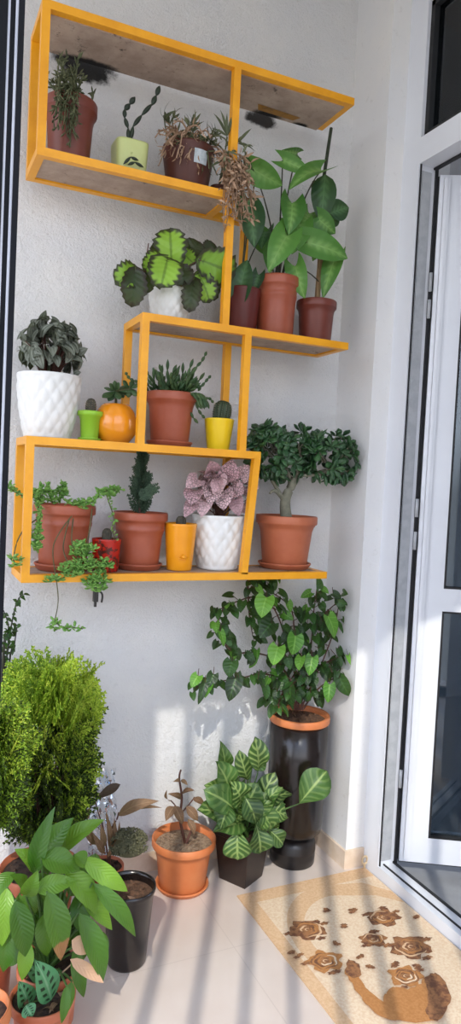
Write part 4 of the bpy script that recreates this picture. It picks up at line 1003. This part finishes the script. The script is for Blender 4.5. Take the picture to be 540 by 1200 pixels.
# big golden conifer and second one at the left edge
def conifer(T, c, axis_px, Y, rx, ry, n, mats, mis_fn, z0, wood='stemr', clip=None):
    g, st = MB(ymax=2.01), MB(); ctr = at(*axis_px, Y); s_ = mpp(ctr); top = c+V(0, 0, z0)
    for k in range(9):
        q = ctr+V(U(-.6, .6)*rx*s_, U(-.5, .5)*rx*s_, U(-.2, .6)*ry*s_); st.tube(curve(top+rv(.008), (top+q)/2+V(0, 0, .03), q, 6), .0055, .002, 6)
    for k in range(n):
        th, q = U(0, 6.28), U(-1, 1.); e = max(.0, 1-abs(q)**3.2)**.5*(1-.12*(q<0)); rad = U(.55, 1.)**.5*e*(.86+.42*noise.noise(V(math.cos(th)*1.6, math.sin(th)*1.6, q*2.6)))*(1. if k % 6 else 1.13)
        p = ctr+V(math.cos(th)*rad*rx*s_*.82, math.sin(th)*rad*rx*s_*.82, q*ry*s_*.86)
        d = V(math.cos(th)*.75, math.sin(th)*.75, .75+.45*q)+rv(.32); L = U(.06, .12)
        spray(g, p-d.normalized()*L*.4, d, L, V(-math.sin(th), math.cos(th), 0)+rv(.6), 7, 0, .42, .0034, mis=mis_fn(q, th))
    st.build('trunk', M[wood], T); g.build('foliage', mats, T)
c = V(at(60, 900, 1.80).x-.02, 1.80, 0)
T = thing('potted_conifer', 'large bushy golden-green conifer shrub in a terracotta pot against the wall at left', 'potted plant', c)
pot(T, c, .10, .075, .20, 'rim', M['terra'], M['soil'])
conifer(T, c, (58, 884), 1.80, 68, 109, 560, [M['thuja'], M['thuja_y_sun'], M['thuja_shade']], lambda q, th: ((0, 1, 1) if math.cos(th) > .2 else (0, 0, 0, 1)) if q > .35 else ((0, 2, 2, 1) if q > -.1 else ((2, 2, 2, 2, 2, 0) if rng.random() < .85 else (0, 1))), .19)  # upper right painted sunlit yellow, middle and base painted in shade green
c = V(at(0, 930, 1.62).x-.025, 1.62, 0)
T = thing('potted_conifer', 'smaller green conifer cut off by the left edge, before the golden shrub', 'potted plant', c)
pot(T, c, .075, .058, .20, 'rim', M['terra'], M['soil'])
conifer(T, c, (-4, 905), 1.62, 27, 66, 190, [M['thuja'], M['thuja_shade'], M['thuja_y_sun']], lambda q, th: (0, 0, 1, 2) if q > .0 else (0, 1), .19)
# thin twiggy plant above at the left edge
c = V(at(12, 780, 1.95).x-.02, 1.93, 0)
T = thing('twiggy_shrub', 'thin twiggy plant with sparse small leaves above the golden conifer at the left edge', 'shrub', c)
pot(T, c, .05, .04, .1, 'rim', M['terra'], M['soil'])
g, st = MB(), MB()
for pl in ([(6, 800), (8, 770), (14, 730), (20, 705), (27, 696)], [(4, 800), (5, 760), (10, 735), (4, 715)], [(10, 790), (16, 760), (20, 735)], [(3, 780), (8, 745), (14, 742)]):
    P = smooth([c+V(0, 0, .09)]+px3(pl, 1.93)); st.tube(P, .0035, .0015, 5)
    for i in range(6, len(P)):
        for k in range(2): d = rv(1).normalized(); g.leaf(P[i], P[i]+d*U(.012, .022), .009, face(P[i]), 'ovate', .1, .2, nl=4, na=2)
st.build('stem', M['stemd'], T); g.build('foliage', M['ivy'], T)

# peace lily in the foreground
c = V(at(60, 1090, 1.52).x, 1.52, 0); h = .13
T = thing('potted_peace_lily', 'big peace lily with glossy green leaves, some browned at the tips', 'potted plant', c)
pot(T, c, .07, .055, h, 'rim', M['terra'], M['soil'])
g, br, st = MB(), MB(), MB(); top = c+V(0, 0, h*.9)
SL = [((40, 1025), (64, 945), 26, 1.50), ((50, 1005), (86, 958), 34, 1.54), ((68, 1000), (122, 960), 30, 1.53), ((48, 1005), (94, 1020), 34, 1.47), ((42, 1042), (90, 1032), 26, 1.46), ((96, 1005), (150, 1045), 26, 1.47), ((108, 1035), (160, 1098), 24, 1.44), ((55, 1045), (72, 1126), 36, 1.41),
      ((75, 1020), (114, 1072), 34, 1.46), ((92, 1070), (122, 1152), 32, 1.41), ((18, 1055), (30, 1122), 32, 1.42), ((30, 1040), (12, 1025), 18, 1.50), ((40, 1018), (18, 995), 24, 1.52), ((30, 1050), (44, 1020), 24, 1.47), ((52, 1070), (55, 1122), 26, 1.47), ((95, 1050), (132, 1090), 22, 1.47), ((8, 1040), (2, 1110), 26, 1.44),
      ((88, 1110), (98, 1170), 20, 1.42), ((78, 1155), (72, 1200), 14, 1.38), ((84, 1150), (80, 1185), 14, 1.40), ((112, 1000), (108, 1032), 22, 1.56), ((10, 1090), (4, 1140), 24, 1.44), ((62, 990), (70, 965), 22, 1.56), ((30, 1100), (26, 1150), 22, 1.44), ((100, 1080), (112, 1120), 22, 1.46)]
for i, (a, e, w, Y) in enumerate(SL):
    p = at(*a, Y); q = at(*e, Y-.02); s_ = mpp(p)
    g.leaf(p, q, w*s_*.86, face(p, .55, .35), 'ovate', .13, .34, nl=12, na=6, wave=.03, rnd=(rng.random(), 1. if i == 7 else U(0, .8)))
    st.tube(curve(top+V(U(-.02, .02), U(-.02, .02), 0), (top+p)/2+V(0, 0, .02), p, 7), .0032, .0022, 6)
for k in range(26):
    x, y = U(8, 110), U(1000, 1120); p = at(x, y, U(1.46, 1.56)); q = p+V((x-55)*.0006+U(-.03, .03), U(-.04, .02), U(-.09, -.02)); s_ = mpp(p)
    g.leaf(p, q, 22*s_, face(p, .55, .4), 'ovate', .16, .34, nl=10, na=6, rnd=(U(0, .35), .2)); st.tube(curve(top, (top+p)/2+V(0, 0, .02), p, 5), .0028, .002, 5)
g.build('foliage', M['spath'], T); st.build('stem', M['stemg'], T)
for (a, e, w, Y) in [((84, 1102), (106, 1116), 18, 1.40), ((82, 1124), (122, 1152), 13, 1.395)]:
    br = MB(); p = at(*a, Y-.012); br.leaf(p, at(*e, Y-.02), w*s_, face(p, .5, .1), 'ovate', .05, .1, rnd=(.5, .5)); br.build('browned_leaf', M['peachleaf'], T)

# prayer plant pot in front
c = fl(40, 1262); c = V(c.x+.012, c.y+.05, 0); p = fl(50, 1165, .12); c = V(p.x, p.y, 0); h = .12; s_ = mpp(p); rr = 38*s_
T = thing('potted_prayer_plant', 'terracotta pot of dark-blotched prayer plant cut off by the bottom edge', 'potted plant', c)
pot(T, c, rr, rr*.74, h, 'rim', M['terra'], M['soil'])
g, st, dr = MB(), MB(), MB(); Yp = c.y; top = c+V(0, 0, h*.92)
for (a, e, w, dy) in [((60, 1172), (42, 1126), 30, -.015), ((34, 1180), (22, 1150), 22, .0), ((30, 1178), (38, 1192), 16, -.04), ((50, 1150), (24, 1122), 20, .05)]:
    p = at(*a, Yp+dy); g.leaf(p, at(*e, Yp+dy-.01), w*s_*1.1, face(p, .6, .15), 'ovate', .08, .15, nl=12, na=8); st.tube([top, p], .002, .0016, 5)
for k in range(7): dr = MB(); a = .9*k; p = top+V(rr*.55*math.cos(a), rr*.55*math.sin(a), .004); dr.leaf(p, p+V(U(-.03, .03), U(-.03, .03), U(0, .012)), .012, V(0, 0, 1)+rv(.5), 'ovate', .2, .3); dr.build('dry_leaf', M['brownleaf'], T)
p = at(64, 1148, Yp); sk = MB(); sk.tube([p, at(88, 1126, Yp-.01)], .002, .0015, 5); sk.build('withered_stalk', M['dry'], T)
g.build('foliage', M['maranta'], T); st.build('stem', M['stemg'], T)
# terracotta pot at left edge, tipped
c = fl(-8, 1215, .08); c = V(c.x-.015, c.y-.04, 0)
T = thing('plant_pot', 'leaning terracotta pot in the bottom left corner beside the prayer plant', 'pot', c)
b = MB(); tl = Matrix.Rotation(math.radians(-8), 3, 'Y'); r1 = .062
b.lathe(c+V(0, 0, .008), [(q, z) for q, z in pot_profile('rim', r1, r1*.74, .165)], 44, tilt=tl); b.build('pot', M['terra_lit'], T)
b = MB(); b.lathe(c+V(0, 0, .008), [(.001, .145), (r1*.9, .145)], 28, tilt=tl); b.build('soil', M['soil'], T)

# ------------------------------------------------------------------ rug with roses
X0, X1, Y0, Y1 = .912, 1.358, .75, 1.80
c0 = V((X0+X1)/2, (Y0+Y1)/2, 0)
b = MB(None); b.box((X0, Y0, .0005), (X1, Y1, .004))
ZT = [.0042]
def wob(cx, cy_, rx, ry, j=.12, n=30, ph=0., k=5):
    o = []; s0 = U(0, 9)
    for i in range(n):
        a = 2*PI*i/n; w_ = 1+j*math.sin(k*a+s0)+j*.6*math.sin((k+4)*a+s0*2)+U(-j, j)*.25; o.append((cx+rx*w_*math.cos(a), cy_+ry*w_*math.sin(a)))
    return o
def flat(pts, mi):
    ZT[0] += .00004; z = ZT[0]; P = [V(min(X1-.001, max(X0+.001, x)), min(Y1-.001, max(Y0+.001, y)), z) for x, y in pts]; b.poly(P, mi)
def arc(cx, cy_, r, w, a0, a1, mi, sq=1., n=14):
    ZT[0] += .00004; z = ZT[0]; rows = [[], []]
    for i in range(n+1):
        t = i/n; a = a0+(a1-a0)*t; ww = w*math.sin(PI*t)**.6+.0006; rr_ = r*(1+.08*math.sin(a*5))
        for k, q in enumerate((rr_-ww/2, rr_+ww/2)): rows[k].append(V(min(X1-.001, max(X0+.001, cx+q*math.cos(a))), min(Y1-.001, max(Y0+.001, cy_+q*sq*math.sin(a))), z))
    b.grid(rows, mi=mi, smooth=False)
# field, curved band
flat([(X0+.03, Y0), (X1, Y0), (X1, Y1-.05), (X0+.04, Y1-.05)], 1)
band = [];
for i in range(25):
    t = i/24; a = PI*(.5+.62*t); band.append((1.17+.21*math.cos(a), 1.52+.24*math.sin(a)))
inner = [(1.17+.165*math.cos(PI*(.5+.62*(1-i/24))), 1.52+.185*math.sin(PI*(.5+.62*(1-i/24)))) for i in range(25)]
ZT[0] += .00004
b.grid([[V(x, y, ZT[0]) for x, y in band], [V(x, y, ZT[0]) for x, y in reversed(inner)]], mi=0, smooth=False)
flat([(1.17, 1.76), (1.17, 1.705), (1.30, 1.66), (1.357, 1.60), (1.357, 1.66), (1.30, 1.73)], 0)
for (q, rx, seed) in (((360, 1091), .050, 1), ((449, 1077), .046, 2), ((437, 1103), .036, 3), ((481, 1112), .054, 4), ((381, 1129), .046, 5), ((475, 1147), .042, 6)):
    p = fl(*q); pale = seed in (5, 6)
    flat(wob(p.x, p.y, rx, rx*.8, .16, k=5), 3 if pale else 2)
    if not pale: flat(wob(p.x-rx*.15, p.y+rx*.05, rx*.8, rx*.62, .12, k=6), 2)
    for k in range(5):
        r_ = rx*(.85-.15*k); a = U(0, 6.28)
        arc(p.x, p.y, r_*.9, rx*.12, a, a+U(2., 3.6), (1 if k % 2 else 2) if pale else (3 if k % 3 else 0), .8)
        if pale: arc(p.x, p.y, r_*.8, rx*.13, a+3.2, a+5.2, 2, .8)
    flat(wob(p.x, p.y, rx*.22, rx*.18, .2), 2); arc(p.x, p.y, rx*.12, rx*.06, 0, 4.5, 0, .8)
    for k in range(3): a = U(0, 6.28); flat(wob(p.x+rx*1.15*math.cos(a), p.y+rx*.95*math.sin(a), rx*.28, rx*.13, .2), 2)
for q in ((410, 1071), (404, 1088), (395, 1108), (416, 1068), (422, 1124), (433, 1136), (488, 1136), (487, 1078), (340, 1120), (350, 1124), (462, 1132), (380, 1070)):
    p = fl(*q)
    for k in range(2): flat(wob(p.x+U(-.008, .008), p.y+U(-.006, .006), U(.006, .011), .006, .2, k=2), 2)
# caramel leaf and stem shapes
def blot(pl, mi):
    P = [V(*fl(x, y).xy, 0) for x, y in pl]; P = smooth(P+P[:1], 5)[:-1]; flat([(p.x+U(-.003, .003), p.y+U(-.003, .003)) for p in P], mi)
blot(((412, 1136), (420, 1146), (426, 1158), (440, 1172), (462, 1184), (470, 1198), (446, 1196), (428, 1180), (414, 1160), (404, 1142)), 3)
blot(((408, 1128), (418, 1132), (424, 1144), (414, 1150), (404, 1142)), 2)
blot(((450, 1170), (462, 1160), (478, 1163), (490, 1158), (500, 1150), (516, 1158), (524, 1180), (512, 1200), (470, 1200), (452, 1186)), 3)
blot(((496, 1152), (506, 1144), (518, 1150), (527, 1178), (512, 1200), (500, 1192), (502, 1170)), 2)
rug = b.build('rug', [M['mat_a'], M['mat_b'], M['mat_c'], M['mat_d'], M['mat_e']], None, (c0.x, c0.y, 0))
solo(rug, 'beige rug with brown roses lying on the floor along the white door sill', 'rug')
# loop at the door corner
b = MB(None); q = fl(432, 1011, .02); P = [V(q.x-.012+.010*math.cos(2*PI*i/20), 1.80, .028+.012*math.sin(2*PI*i/20)) for i in range(21)]
b.tube(P, .0035, n=8); b.tube([V(q.x-.012, 1.80, .0045), V(q.x-.012, 1.80, .016)], .0035, n=8)
solo(b.build('door_stop', M['ring'], None, (q.x-.012, 1.80, 0)), 'small beige ring standing at the foot of the door frame', 'door stop')

# ------------------------------------------------------------------ light
EL, AZ = math.radians(41), math.radians(28.7)
sd = V(math.sin(AZ)*math.cos(EL), math.cos(AZ)*math.cos(EL), -math.sin(EL))
L = bpy.data.lights.new('sun', 'SUN'); L.energy = 2.7; L.angle = math.radians(.5); L.color = (1, .95, .86)
lo = bpy.data.objects.new('sun', L); C.objects.link(lo); lo.rotation_euler = sd.to_track_quat('-Z', 'Y').to_euler(); lo.location = (-1.5, -2.5, 4)
w = bpy.data.worlds.new('sky'); bpy.context.scene.world = w; w.use_nodes = True; nt = w.node_tree; nt.nodes.clear()
bg = nt.nodes.new('ShaderNodeBackground'); ow = nt.nodes.new('ShaderNodeOutputWorld'); nt.links.new(bg.outputs[0], ow.inputs[0])
tc = nt.nodes.new('ShaderNodeTexCoord'); sx = nt.nodes.new('ShaderNodeSeparateXYZ'); nt.links.new(tc.outputs['Generated'], sx.inputs[0])
rp = nt.nodes.new('ShaderNodeValToRGB'); nt.links.new(sx.outputs[2], rp.inputs[0])
e = rp.color_ramp.elements; e[0].position = 0.; e[0].color = (.34, .34, .345, 1); e[1].position = .08; e[1].color = (.88, .91, .98, 1)
e2_ = rp.color_ramp.elements.new(.9); e2_.color = (.45, .62, 1., 1)
nt.links.new(rp.outputs[0], bg.inputs[0]); bg.inputs[1].default_value = 4.1
vs = bpy.context.scene.view_settings; vs.view_transform = 'Standard'; vs.look = 'None'; vs.gamma = 1; vs.use_curve_mapping = False; vs.exposure = 0.
for o in bpy.data.objects:
    for k in ('_o', '_k'):
        if k in o: del o[k]
